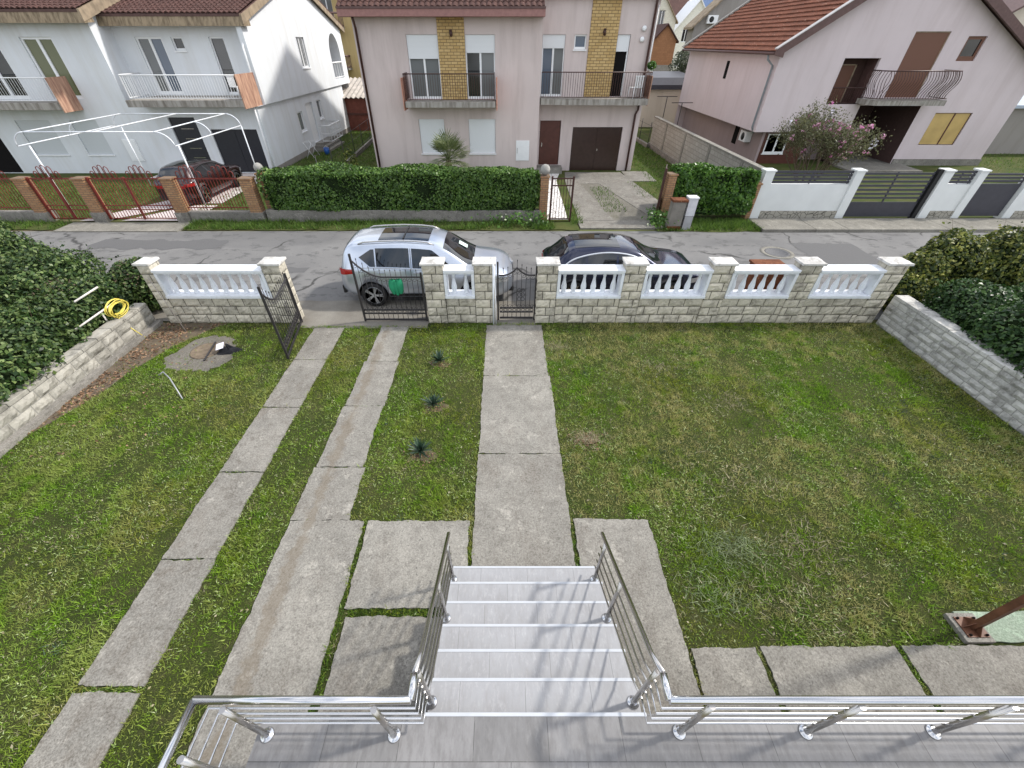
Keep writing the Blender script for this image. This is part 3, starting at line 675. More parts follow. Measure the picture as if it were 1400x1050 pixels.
# iron gates
def arc(c, r, a0, a1, n, fr): return [fr(c[0] + r * math.cos(a0 + (a1 - a0) * i / n), c[1] + r * math.sin(a0 + (a1 - a0) * i / n)) for i in range(n + 1)]
def gate_leaf(t, L, topf, stiles, bars, loc_fr, low=.06, mid=(.24, .345), spike=.2, scroll=True):
    """built in the gate's own plane: a along, z up; loc_fr maps to local xyz"""
    F = lambda a, z: Vector((a, 0, z))
    fr = MB()
    for a, h in stiles: fr.box(a - .022, a + .022, -.022, .022, .02, h)
    for z, w in ((low, .045), (mid[0], .03), (mid[1], .03)): fr.box(.02, L - .02, -.016, .016, z - w / 2, z + w / 2)
    fr.build('frame', M['iron'], t)
    pts = [F(.01 + (L - .02) * i / 24, topf(i / 24)) for i in range(25)]
    MB().tube(pts, .021, 6).build('curved_top_rail', M['iron'], t)
    b = MB()
    for i in range(1, bars + 1):
        a = L * i / (bars + 1); zt = topf(i / (bars + 1)) + spike
        b.tube([F(a, low), F(a, zt - .04)], .0075, 5); b.lathe([(.0075, 0), (.014, .012), (.001, .055)], (a, 0, zt - .045), 6)
    b_ = b
    r = MB(); k = bars + 1
    for i in range(k):
        a = L * (i + .5) / k; r.tube([F(a + .036 * math.cos(q * .628), (mid[0] + mid[1]) / 2 + .036 * math.sin(q * .628)) for q in range(10)], .007, 5, True)
    r.build('ring_row', M['iron'], t)
    if scroll:
        s = b_
        for i in range(k):
            a = L * (i + .5) / k
            for z, sg in ((mid[1] + .045, 1), (topf((i + .5) / k) - .07, -1)):
                s.tube([F(a + sg * L / k * .5 * (1 - q / 14) * math.cos(q * .7), z + sg * .05 * (1 - q / 14) * math.sin(q * .7)) for q in range(11)], .006, 4)
        c = L * .62
        for z in (.62, .74, .86):
            for sg in (-1, 1): s.tube([F(c + sg * (.045 + .045 * math.cos(q * .6 + 3.1)), z + .05 * math.sin(q * .6)) for q in range(11)], .007, 4)
    b_.build('bars', M['iron'], t)
leaftop = lambda s: 1.24 + .42 * max(0, 1 - s / .42) ** 2
t = thing('gate', 'right leaf of the black iron driveway gate, with a green bundle hanging on it', 'gate', (0, 0, 0), group='leaves of the iron driveway gate')
gate_leaf(t, 1.63, leaftop, ((0, 1.82), (1.61, 1.36)), 12, None); t.location = (-3.62, 9.20, 0)
t = thing('gate', 'left leaf of the black iron driveway gate, standing wide open over the grass', 'gate', (0, 0, 0), group='leaves of the iron driveway gate')
gate_leaf(t, 1.66, leaftop, ((0, 1.82), (1.64, 1.36)), 12, None); t.location = (-4.97, 7.54, 0); t.rotation_euler = (0, 0, math.atan2(9.17 - 7.54, -5.27 + 4.97))
t = thing('gate', 'narrow black iron footpath gate with a pointed arch top, between two stone pillars', 'gate', (0, 0, 0))
gate_leaf(t, .90, lambda s: 1.26 + .2 * max(0, 1 - abs(s - .5) / .38) ** 2, ((-.02, 1.6), (.92, 1.6)), 7, None, low=.08, mid=(.25, .37)); t.location = (-.13, 9.26, 0)
# green bundle on the gate
mb = MB()
for dx, dz, sx in ((-.09, 0, .10), (.07, .01, .09), (-.01, -.03, .07)):
    P = []
    for j in range(11):
        v = j / 10; z = 1.20 - .38 * v + dz
        rad = .35 + .65 * math.sin(math.pi * min(1, v * .8 + .15))
        P.append([(-2.62 + dx + sx * rad * math.cos(2 * math.pi * k / 14) * (1 + .18 * math.sin(3 * k)), 9.15 + .05 * rad * math.sin(2 * math.pi * k / 14) * (1 + .2 * math.cos(5 * k)), z + .012 * math.sin(k * 2.2)) for k in range(15)])
    mb.grid(P)
top('cloth_bundle', mb, M['greencloth'], 'bright green cloth bundle hanging on the black iron driveway gate', 'cloth', (-2.6, 9.15, .82))
mb = MB().tube([(-.27, 9.06, 0), (-.25, 9.06, 1.62)], .022, 8); mb.tube([(-.235, 9.05, 1.60), (-.20, 9.06, .5), (-.205, 9.07, 0)], .012, 6)
top('conduit_pipe', mb, M['whitepaint'], 'thin white pipe running up the stone pillar left of the footpath gate', 'pipe', (-.27, 9.06, 0))

# entrance stairs and terrace
n = N('terrace_tile'); sx = n.n('SeparateXYZ'); n.l(n.pos, sx.inputs[0]); cx = n.n('CombineXYZ'); n.l(n.math('ADD', sx.outputs[0], 5.02), cx.inputs[0]); n.l(n.math('ADD', sx.outputs[1], 6.0 - .555), cx.inputs[1])
b = n.n('TexBrick'); n.l(cx.outputs[0], b.inputs['Vector']); b.inputs['Scale'].default_value = 1; b.inputs['Brick Width'].default_value = .635; b.inputs['Row Height'].default_value = .30; b.inputs['Mortar Size'].default_value = .0035; b.offset = .5
b.inputs['Color1'].default_value = (0.230, 0.225, 0.225, 1); b.inputs['Color2'].default_value = (0.182, 0.179, 0.179, 1); b.inputs['Mortar'].default_value = (.09, .088, .085, 1)
f = n.noise(3.0, 7, .7, (1, .45, 1)); g = n.noise(14, 6, .75, (1.6, .6, 1), 3)
col = n.mix(n.ramp(f, .42, .7, 0, .55), b.outputs[0], (0.105, 0.102, 0.100)); col = n.mix(n.ramp(g, .52, .70, 0, .55), col, (0.245, 0.241, 0.238)); col = n.mix(n.ramp(n.noise(1.2, 4, off=6), .55, .75, 0, .4), col, (0.116, 0.107, 0.097))
n.bump(g, .12, .003); gr = n.noise(9, 6, .7, (2.6, .7, 1), 21); col = n.mix(n.ramp(gr, .46, .64, 0, .5), col, (.12, .115, .112)); M['tile'] = n.fin(col, .55, 0, .3)
n = N('stair_tile'); sx = n.n('SeparateXYZ'); n.l(n.pos, sx.inputs[0]); f = n.noise(3.5, 7, .7, (1, .5, 1)); g = n.noise(15, 6, .75, (1.6, .6, 1), 3)
jz = n.math('MULTIPLY', n.math('FLOOR', n.math('DIVIDE', n.math('ADD', sx.outputs[2], .03), .15)), .27)
fx = n.math('FRACT', n.math('DIVIDE', n.math('ADD', n.math('ADD', sx.outputs[0], jz), 5), .62)); ln = n.ramp(fx, .004, .007, 1, 0)
col = n.mix(n.ramp(f, .42, .7, 0, .5), (.315, .318, .33), (.22, .218, .222)); col = n.mix(n.ramp(g, .52, .70, 0, .5), col, (.46, .46, .475)); col = n.mix(n.math('MULTIPLY', ln, .8), col, (.09, .088, .085))
gr = n.noise(9, 6, .7, (2.6, .7, 1), 21); col = n.mix(n.ramp(gr, .48, .66, 0, .35), col, (.24, .23, .225)); M['stairtile'] = n.fin(col, .55, 0, .3)
M['nosing'] = plain('pale_edge_strip', (.44, .46, .49), .4, var=.05)
t = thing('entrance_stairs', 'grey tiled entrance stairs with white step edges between steel railings', 'stairs', (.28, 1.7, 0))
SX0, SX1 = -.70, 1.26; YN = [2.62, 2.345, 2.05, 1.745, 1.455, 1.165]
for i, y in enumerate(YN):
    z = .15 * (i + 1); y2 = (YN + [.87])[i + 1]
    MB().box(SX0, SX1, y2 - .03 if i < 5 else .872, y, z - .15 if i else -.05, z).build('step', M['stairtile'], t)
    MB().box(SX0 - .004, SX1 + .004, y - .022, y + .006, z - .012, z + .005).build('nosing', M['nosing'], t, bevel=.003)
mb = MB()
mb.prism([(y, z) for y, z in ((.872, -.05), (2.60, -.05), (2.60, .13)) + tuple(p for i in range(1, 6) for p in ((YN[i] - .01, .15 * i - .02), (YN[i] - .01, .15 * i + .13))) + ((.872, .88),)], SX0 - .012, SX0 - .001, lambda a, b, d: (d, a, b))
mb.build('side_cheek', M['greywall'], t)
t = thing('terrace', 'grey tiled terrace in front of the stairs, edged by steel railings', 'terrace', (2, .4, 0))
MB().box(-2.12, 9.5, -.6, .87, .87, 1.05).build('floor', M['tile'], t)
MB().box(-2.05, 9.45, -.55, .80, -.05, .868).build('base', M['greywall'], t)
MB().box(SX0, SX1, .85, .878, 1.04, 1.055).build('nosing', M['nosing'], t, bevel=.003)
def flange_post(t, x, y, z, h=.86, r=.0235):
    p = MB().tube([(x, y, z), (x, y, z + h)], r, 12).build('post', M['chrome_dull'], t)
    MB().lathe([(.056, 0), (.056, .008), (.049, .016), (.034, .02), (.030, .034)], (x, y, z), 18).build('flange', M['chrome'], p)
def railing(label, xs_, pts_hand, posts, loc, bars=4):
    t = thing('stair_railing', label, 'railing', loc, group='polished steel railings of the terrace')
    return t
for side in (0, 1):
    X = -.675 if side == 0 else 1.20; sg = -1 if side == 0 else 1
    t = thing('stair_railing', ('polished steel railing on the left side of the stairs, turning the terrace corner' if side == 0 else 'polished steel railing right of the stairs, running on along the terrace'), 'railing', (X, .8, 1.05), group='polished steel railings of the terrace')
    hb = .90
    slope = lambda y, h: (.98 - (y - 1.0) * .15 / .29) - 0.03 + h
    YC = .775
    def path(h, off):
        x = X + sg * off; ycn = YC + off * .6
        y_end = 2.62 if h > .8 else 2.55
        pts = [(x, y_end, slope(y_end, h)), (x, 1.12, slope(1.12, h)), (x, ycn + .16, 1.05 + h * 1.0 + .01), (x, ycn, 1.05 + h)]
        pts += [(-2.25 - off * 0, ycn, 1.05 + h), (-2.25, -.5, 1.05 + h)] if side == 0 else [(9.4, ycn, 1.05 + h)]
        return pts
    hp = path(hb, 0)
    MB().tube(hp[:3], .0215, 12).build('sloped_handrail', M['chrome_dull'], t)
    MB().tube(hp[2:4], .028, 12).build('handrail', M['chrome'], t)
    seg = hp[3:]
    for a, b in zip(seg[:-1], seg[1:]): MB().tube([a, b], .028, 14).build('handrail', M['chrome'], t)
    for k in range(4):
        h = .17 + k * .165; pp = path(h, 0)
        MB().tube(pp[:3], .010, 8).build('sloped_rail_bar', M['chrome_dull'], t)
        MB().tube(pp[2:], .010, 8).build('rail_bar', M['chrome'], t)
    for (y, z) in ((2.45, .15), (1.865, .45), (.98, .90)): flange_post(t, X + (.0 if side else 0), y, z, slope(y, hb) - z - .01)
    if side == 0:
        for x in (-2.03, -.94): flange_post(t, x, .725, 1.05, .87)
        flange_post(t, -2.17, .46, 1.05, .87)
    else:
        for x in (1.51, 2.60, 3.70, 4.80, 5.9, 7.0): flange_post(t, x, .745, 1.05, .87)

# rusty post on the green pad
mb = MB().prism(jit_rect(5.75, 9.55, 1.75, 2.1, .01, .1), -.05, .03, UP); struct('pavement', mb, M['greenpad'])
t = thing('support_post', 'rusty brown steel post bolted to a grey base at the lower right', 'post', (5.78, 1.9, 0))
MB().box(5.60, 5.95, 1.74, 2.07, -.02, .06).build('concrete_foot', M['slab'], t, bevel=.01)
MB().box(5.65, 5.91, 1.79, 2.02, .062, .075).build('base_plate', M['rustpost'], t)
mb = MB().box(5.745, 5.815, 1.865, 1.935, .076, 3.2)
for a, b in ((.13, 0), (-.13, 0), (0, .12), (0, -.12)):
    if a: mb.prism([(0, 0), (a - math.copysign(.036, a), 0), (0, .13)], 1.897, 1.903, lambda p, q, d, a=a: (5.78 + math.copysign(.036, a) + p, d, .076 + q))
    else: mb.prism([(0, 0), (b - math.copysign(.036, b), 0), (0, .13)], 5.777, 5.783, lambda p, q, d, b=b: (d, 1.9 + math.copysign(.036, b) + p, .076 + q))
mb.build('upright', M['rustpost'], t)
mb = MB()
for a in (5.68, 5.88):
    for b in (1.81, 2.0): mb.lathe([(.014, 0), (.014, .018), (.006, .02), (.006, .03)], (a, b, .076), 8)
mb.build('bolts', M['black'], t)

# small things on the left lawn
t = thing('inspection_cover', 'round rusty iron inspection cover set in the stained concrete by the left wall', 'cover', (-7.05, 7.85, .012))
MB().lathe([(.33, 0), (.33, .016), (.30, .018), (.295, .010), (.0, .012)], (-7.05, 7.85, .012), 36).build('lid', plain('dull_rust_lid', (.155, .12, .085), .85, var=.3, scale=12), t)
MB().bar((-7.0, 8.2, .035), (-6.86, 7.45, .03), .04, .016).build('lifting_bar', M['iron'], t)
t = thing('bundle', 'black cloth bundle lying on the concrete beside the round inspection cover', 'cloth', (-6.6, 7.85, .012))
def blanket(cx, cy, pts, z, amp, seed):
    r = random.Random(seed); n = 14; ph = [r.uniform(0, 6) for _ in range(6)]
    P = []
    for j in range(n + 1):
        row = []
        for i in range(n * 2 + 1):
            a = 2 * math.pi * i / (2 * n); q = 1 - j / n; rad = pts(a)
            h = amp * (1 - q ** 3) * (.55 + .3 * math.sin(3 * a + ph[0] + q * 4) + .25 * math.sin(7 * q + 2 * a + ph[1]))
            row.append((cx + q * rad * math.cos(a) * 1.0, cy + q * rad * math.sin(a) * .62, z + max(.0, h)))
        P.append(row)
    return MB().grid(P)
blanket(-6.52, 7.86, lambda a: .27 * (1 + .12 * math.sin(3 * a + 1) + .10 * math.sin(5 * a)), .013, .17, 3).build('fabric', M['cloth'], t)
top('paper_sheet', MB().obox((-6.62, 7.80, .185), (.085, .02, .02), (-.02, .08, .03), (0, 0, .002)), M['paper'], 'small white sheet of paper lying on the black cloth bundle', 'paper', (-6.66, 7.83, .12))
top('stake', MB().tube([(-6.58, 6.16, .0), (-7.02, 6.6, .20), (-7.22, 6.74, .26)], .013, 7).tube([(-7.22, 6.74, .26), (-7.32, 6.70, .20)], .012, 7), plain('grey_pipe', (.33, .34, .35), .4, .3), 'thin bent grey metal stake leaning out of the left lawn', 'stake', (-6.58, 6.16, 0))
top('pole', MB().tube([(-8.05, 8.72, .02), (-8.52, 9.07, 1.30)], .011, 7), plain('weathered_pole', (.30, .27, .24), .8), 'thin weathered pole leaning against the left stone wall end', 'pole', (-8.05, 8.72, 0))
t = thing('pipe_rack', 'whitewashed pipe frame standing out of the bramble, with the yellow hose hung on it', 'rack', (-9.3, 8.3, 0))
wp = plain('flaking_white_pipe', (.62, .58, .54), .7, var=.2, scale=20)
MB().tube([(-9.30, 7.5, .83), (-9.2, 8.58, .90)], .02, 8).build('pipe', wp, t); MB().tube([(-9.60, 8.12, 1.16), (-9.50, 8.72, 1.22)], .022, 8).build('pipe', wp, t)
MB().tube([(-9.30, 8.2, 0), (-9.26, 8.2, .84)], .018, 8).build('leg', wp, t)
mb = MB(); rr = random.Random(2)
for k in range(9):
    pts = []; ax, az = .24 + rr.uniform(-.05, .04), .14 + rr.uniform(-.03, .05)
    for i in range(18):
        a = 2 * math.pi * i / 18; pts.append((-9.20 + k * .012 + rr.uniform(-.008, .008), 8.50 + ax * math.cos(a) + rr.uniform(-.006, .006), .80 + az * math.sin(a) - .03 * k / 9))
    mb.tube(pts, .011, 6, True)
mb.tube([(-9.15, 8.38, .72), (-9.10, 8.34, .55), (-8.98, 8.36, .3), (-8.86, 8.42, .02)], .011, 6)
top('garden_hose', mb, M['yellowhose'], 'coiled yellow garden hose hanging over the low left wall', 'hose', (-9.18, 8.5, .5))

# ---------------------------------------------------------------- near vegetation
def noise3(D, s, seed):
    r = np.random.default_rng(seed); v = np.zeros(len(D))
    for i in range(8):
        k = r.normal(size=3); k /= np.linalg.norm(k); v += np.sin(D @ k * s * r.uniform(.6, 2) + r.uniform(0, 6.28))
    return v / 4
def lump_pts(lumps, n, seed, rough=.16, zmin=0., shell=.16):
    """points and outward normals on the outside of a union of lumps"""
    r = np.random.default_rng(seed); A = np.array([(a[3] * a[4] + a[4] * a[5] + a[3] * a[5]) for a in lumps]); A = A / A.sum()
    PP, NN = [], []
    for i, (cx, cy, cz, rx, ry, rz) in enumerate(lumps):
        m = int(n * A[i] * 2.2); D = r.normal(size=(m, 3)); D /= np.linalg.norm(D, axis=1)[:, None]; rad = np.array((rx, ry, rz))
        k = 1 + rough * noise3(D * rad, 3.2, seed + i) + rough * .5 * noise3(D * rad, 9, seed + 50 + i) - shell * r.random(m) ** 2
        P = D * rad * k[:, None] + (cx, cy, cz); Nn = D / rad; Nn /= np.linalg.norm(Nn, axis=1)[:, None]
        ok = P[:, 2] > zmin
        for j, b in enumerate(lumps):
            if j != i: ok &= (((P - b[:3]) / np.array(b[3:])) ** 2).sum(1) > .72
        PP.append(P[ok]); NN.append(Nn[ok])
    P, Nn = np.concatenate(PP), np.concatenate(NN)
    if len(P) > n: k = r.permutation(len(P))[:n]; P, Nn = P[k], Nn[k]
    return P, Nn
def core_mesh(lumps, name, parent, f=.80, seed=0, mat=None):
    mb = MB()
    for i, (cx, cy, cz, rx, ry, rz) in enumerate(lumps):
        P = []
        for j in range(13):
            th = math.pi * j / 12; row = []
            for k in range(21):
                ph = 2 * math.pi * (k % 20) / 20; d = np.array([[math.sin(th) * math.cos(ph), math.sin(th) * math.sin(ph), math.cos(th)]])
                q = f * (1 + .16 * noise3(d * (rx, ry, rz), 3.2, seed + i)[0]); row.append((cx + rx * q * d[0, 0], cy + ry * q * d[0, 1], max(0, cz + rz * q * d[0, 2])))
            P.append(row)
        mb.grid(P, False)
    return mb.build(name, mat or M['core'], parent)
def leaf_cloud(name, P, Nn, size, mat, parent, tilt=.7, aspect=.62):
    A = Nn + rng.normal(0, tilt, P.shape) + (0, 0, .25); A /= np.linalg.norm(A, axis=1)[:, None]
    return leaf_quads(name, P, A, size, mat, None, parent, aspect)
def sprigs(name, P, Nn, L, mat, parent, r=.006):
    mb = MB()
    for p, d in zip(P, Nn):
        d = d + rng.normal(0, .35, 3); d /= np.linalg.norm(d); l = L * rng.uniform(.5, 1.3); p = Vector(p); q = p + Vector(d) * l
        mb.tube([p, (p + q) / 2 + Vector(rng.normal(0, .04, 3)), q], [r, r * .8, r * .4], 4, cap=False)
    return tag(mb.build(name, mat, parent, fixn=False), kind='stuff')
def shrub(name, label, lumps, n, size, mat, seed, loc, core=.8, cat='shrub', sprig=60, group=None, shell=.16, rough=.16, clip=None):
    t = thing(name, label, cat, loc, group=group)
    core_mesh(lumps, 'branches_or_core', t, core, seed)  # dark solid core added inside the leaves to block see-through, not modelled branches
    P, Nn = lump_pts(lumps, n, seed, rough, shell=shell)
    if clip: k = clip(P); P, Nn = P[k], Nn[k]
    f = leaf_cloud('foliage', P, Nn, size, mat, t)
    if sprig:
        k = rng.permutation(len(P))[:sprig]; sp = sprigs('twig', P[k] - Nn[k] * .5, Nn[k] * .6 + (0, 0, .6), .8, M['bark'], t)
        kk = k
        Q = np.repeat(P[k], 7, 0) + np.repeat(Nn[k] * .3 + (0, 0, .3), 7, 0) * rng.uniform(.1, .6, (sprig * 7, 1)) + rng.normal(0, .04, (sprig * 7, 3))
        NQ = np.repeat(Nn[kk], 7, 0)
        if clip: k = clip(Q); Q, NQ = Q[k], NQ[k]
        leaf_cloud('shoot_leaves', Q, NQ, size * .9, mat, t, .9)
    return t
LB = [(-10.2, 3.6, .6, 1.28, 1.6, 1.0), (-10.2, 5.6, .6, 1.28, 1.6, .95), (-10.15, 7.1, .6, 1.18, 1.1, .85), (-10.2, 8.2, .6, 1.05, .8, .72), (-10.15, 9.0, .45, 1.0, .8, .92), (-9.7, 9.85, .7, .7, .55, .72), (-12, 4.5, .6, 1.9, 2.3, 1.5), (-12.3, 7.2, .7, 1.8, 2.0, 1.35), (-12.2, 9.6, .6, 1.5, 1.4, 1.1), (-14.2, 10.2, .7, 1.6, 1.6, 1.75), (-14.6, 7.5, .8, 1.8, 2.4, 1.7), (-15.2, 11.3, .8, 1.3, 1.0, 1.75)]
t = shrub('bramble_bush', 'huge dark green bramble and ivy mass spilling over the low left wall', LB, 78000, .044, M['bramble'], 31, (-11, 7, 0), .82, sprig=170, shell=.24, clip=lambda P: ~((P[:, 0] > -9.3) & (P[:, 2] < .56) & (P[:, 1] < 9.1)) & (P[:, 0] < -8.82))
P, Nn = lump_pts([(-10.3, 8.6, .5, .8, .9, .85), (-9.55, 9.8, .8, .5, .5, .65)], 1300, 77); leaf_cloud('brown_stems', P, Nn, .026, M['bark'], t)
DB = [(10.66, 8.15, .75, .82, .8, .8), (10.68, 6.9, .8, .98, 1.0, .8), (10.58, 5.5, .8, .95, 1.1, .75), (10.55, 4.0, .8, .95, 1.1, .75), (12.4, 7.6, .6, 1.3, 1.3, 1.15), (12.3, 5.2, .6, 1.3, 1.5, 1.1)]
shrub('evergreen_bush', 'dark evergreen bush crowding over the grey block wall on the right', DB, 48000, .042, M['darkbush'], 41, (11, 6.5, 0), .82, sprig=70, shell=.24, clip=lambda P: ~((P[:, 0] < 10.02) & (P[:, 2] < .80)) & (P[:, 0] > 9.62))
GB = [(10.75, 9.95, .8, .75, .55, .85), (11.7, 10.25, .9, .9, .7, 1.0), (13.0, 10.3, .9, 1.0, .8, 1.15), (14.4, 10.3, .9, 1.0, .9, 1.1), (10.3, 9.5, .6, .45, .4, .55)]
shrub('variegated_bush', 'yellow-green variegated bush beside the last stone pillar on the right', GB, 26000, .045, M['goldbush'], 51, (12, 10, 0), .82, sprig=60, shell=.22)
# yuccas planted in a row
def yucca_mesh(seed, s):
    r = random.Random(seed); V = []; mb = MB()
    for k in range(46):
        a = r.uniform(0, 6.28); el = r.uniform(.35, 1.35); L = s * r.uniform(.7, 1.15); w = .014 * s / .3
        d = Vector((math.cos(a) * math.cos(el), math.sin(a) * math.cos(el), math.sin(el))); sd = Vector((-math.sin(a), math.cos(a), 0)); P = []
        for q in (0, .4, .75, 1):
            p = Vector((0, 0, .02)) + d * L * q - Vector((0, 0, .10 * q * q * L)); ww = w * (1, 1.1, .7, .05)[int(q * 3.2)]
            P.append([p - sd * ww + Vector((0, 0, ww * .4)), p, p + sd * ww + Vector((0, 0, ww * .4))])
        mb.grid(P, False)
    return mb
for i, (x, y, s, lab) in enumerate(((-1.47, 7.42, .30, 'spiky yucca nearest the short stone wall, in the grass strip beside the footpath'), (-1.42, 5.98, .29, 'middle one of the three spiky yuccas in the grass strip beside the footpath'), (-1.49, 4.75, .31, 'spiky yucca on brown soil, nearest the stairs in the grass strip'))):
    t = thing('yucca', lab, 'plant', (x, y, .01), group='yuccas in the grass strip')
    mb = yucca_mesh(i + 3, s); mb.v = [(a + x, b + y, c + .01) for a, b, c in mb.v]; mb.build('leaves', M['yucca'], t, fixn=False)
    sheet('soil', [(x + .02 + (.24 + .07 * math.sin(3 * a + i)) * math.cos(a), y - .06 + (.17 + .05 * math.cos(2 * a)) * math.sin(a)) for a in np.linspace(0, 6.28, 22)[:-1]], .0035 + .0, M['soil'])
    Q = np.stack([rng.normal(x + .05, .13, 90), rng.normal(y - .1, .08, 90), np.full(90, .02)], 1); flat_leaves('dead_leaves', Q, .018, M['litter'])
# withered clumps on the right lawn
for i, (x, y, s, n) in enumerate(((1.55, 5.05, .16, 420), (1.22, 8.0, .16, 260), (3.25, 2.95, .28, 900), (4.3, 3.0, .35, 380), (4.6, 6.0, .3, 260), (3.9, 4.2, .4, 300), (2.75, 2.3, .3, 500), (3.8, 2.2, .5, 400), (3.5, 7.2, .25, 200))):
    C = np.stack([rng.normal(x, s, n), rng.normal(y, s * .6, n), np.full(n, .012)], 1)
    C = C[~in_rects(C, ALLS, -.05)]
    blades('withered_grass', C, .055, .0045, 2.0, M['straw'] if i not in (2, 6) else leafmat('pale_blade%d' % i, [(.10, .15, .06), (.22, .27, .13), (.38, .42, .26)], .25))
    if i in (0,): flat_leaves('dead_leaves', C[:200] * (1, 1, 1) + (0, 0, .01), .022, M['litter'], .8)

# ---------------------------------------------------------------- cars
def sstep(x, ks):
    """smooth interpolation through key points"""
    xs = [k[0] for k in ks]; ys = [k[1] for k in ks]
    if x <= xs[0]: return ys[0]
    if x >= xs[-1]: return ys[-1]
    for i in range(len(xs) - 1):
        if x <= xs[i + 1]:
            h = xs[i + 1] - xs[i]; tq = (x - xs[i]) / h
            def sl(j):
                if j <= 0 or j >= len(xs) - 1: return (ys[min(j + 1, len(xs) - 1)] - ys[max(j - 1, 0)]) / (xs[min(j + 1, len(xs) - 1)] - xs[max(j - 1, 0)])
                a = (ys[j] - ys[j - 1]) / (xs[j] - xs[j - 1]); b = (ys[j + 1] - ys[j]) / (xs[j + 1] - xs[j]); return 0 if a * b <= 0 else 2 * a * b / (a + b)
            m0, m1 = sl(i) * h, sl(i + 1) * h
            return (2 * tq ** 3 - 3 * tq ** 2 + 1) * ys[i] + (tq ** 3 - 2 * tq ** 2 + tq) * m0 + (-2 * tq ** 3 + 3 * tq ** 2) * ys[i + 1] + (tq ** 3 - tq ** 2) * m1
class Car:
    def __init__(s, L, top, belt, wb, wr, bot): s.L = L; s.top = top; s.belt = belt; s.wb = wb; s.wr = wr; s.bot = bot
    def sec(s, x):
        tp, bl, wb, wr, bt = (sstep(x, k) for k in (s.top, s.belt, s.wb, s.wr, s.bot)); wr = min(wr, wb * .95)
        zr = max(bl + .012, tp - .085)
        mid = bt + (bl - bt) * .52
        return [(0, bt), (wb * .80, bt), (wb * .93, bt + .04), (wb * .985, bt + .17), (wb, mid), (wb * .985, bl - .07), (wb * .955, bl), (wr + .012, zr - .012), (wr - .035, zr + (tp - zr) * .45), (wr * .62, tp - .014), (0, tp)]
    def side(s, x, f, off=.006):
        q = s.sec(x); a, b = q[6], q[7]; y = a[0] + (b[0] - a[0]) * f; z = a[1] + (b[1] - a[1]) * f
        n = Vector((0, b[1] - a[1], a[0] - b[0])); n.normalize(); return (y + n.y * off, z + n.z * off)
    def low(s, x, z, off=.006):
        q = s.sec(x)[1:7]
        for a, b in zip(q, q[1:]):
            if a[1] <= z <= b[1]: return a[0] + (b[0] - a[0]) * (z - a[1]) / (b[1] - a[1] + 1e-9) + off
        return q[-1][0] + off
    def topz(s, x, y):
        q = s.sec(x)[7:]; y = abs(y)
        for a, b in zip(q, q[1:]):
            if b[0] <= y <= a[0]: return a[1] + (b[1] - a[1]) * (a[0] - y) / (a[0] - b[0] + 1e-9)
        return q[0][1]
    def body(s, mat, parent, wheels, wr_):
        xs = sorted(set([round(s.L * (i / 64), 4) for i in range(65)] + [.015, .04, .08, s.L - .015, s.L - .04, s.L - .08])); mb = MB(); P = []
        for x in xs:
            q = s.sec(x); P.append([(x, y, z) for y, z in q] + [(x, -y, z) for y, z in q[-2:0:-1]])
        n = len(P[0]); vs = [p for r in P for p in r]
        fs = [(i * n + k, i * n + (k + 1) % n, (i + 1) * n + (k + 1) % n, (i + 1) * n + k) for i in range(len(xs) - 1) for k in range(n)]
        mb.add(vs, fs, True); mb.f.append(list(range(n))[::-1]); mb.f.append([len(vs) - n + k for k in range(n)]); mb.m += [0, 0]; mb.sm += [False, False]
        o = mb.build('body', mat, parent)
        cut = MB()
        for x in wheels:
            for sg in (-1, 1): cut.lathe([(wr_ + .055, -.26), (wr_ + .055, .26)], (x, sg * .86, wr_ - .0), 40, 'y', False)
        c = cut.build('cutter', [mat[0], mat[1]], None); c.data.polygons.foreach_set('material_index', [1] * len(c.data.polygons))
        md = o.modifiers.new('b', 'BOOLEAN'); md.object = c; md.operation = 'DIFFERENCE'; md.solver = 'EXACT'
        bpy.context.view_layer.update(); dg = bpy.context.evaluated_depsgraph_get(); me = bpy.data.meshes.new_from_object(o.evaluated_get(dg))
        o.modifiers.clear()
        if len(me.polygons) > 500:
            o.data = me
        bpy.data.objects.remove(c)
        return o
    def sidepatch(s, name, mat, parent, sg, outline_top, outline_bot, x0, x1, off=.008, n=26):
        rows = []
        for i in range(n + 1):
            x = x0 + (x1 - x0) * i / n; f0, f1 = outline_bot((x - x0) / (x1 - x0)), outline_top((x - x0) / (x1 - x0))
            rows.append([(x, sg * s.side(x, f0 + (f1 - f0) * k / 4, off)[0], s.side(x, f0 + (f1 - f0) * k / 4, off)[1]) for k in range(5)])
        return MB().grid(rows).build(name, mat, parent)
    def toppatch(s, name, mat, parent, x0, x1, hw, off=.008, n=14, tap=0, corner=0):
        rows = []
        for i in range(n + 1):
            x = x0 + (x1 - x0) * i / n; w = hw(x) if callable(hw) else hw
            rows.append([(x, w * (k / 6 - 1), s.topz(x, w * (k / 6 - 1)) + off) for k in range(13)])
        return MB().grid(rows).build(name, mat, parent)
    def strip(s, name, mat, parent, sg, x0, x1, f, r, off=.012, n=30, fend=None):
        pts = []
        for i in range(n + 1):
            x = x0 + (x1 - x0) * i / n; ff = f(i / n) if callable(f) else f; y, z = s.side(x, ff, off); pts.append((x, sg * y, z))
        return MB().tube(pts, r, 6).build(name, mat, parent)
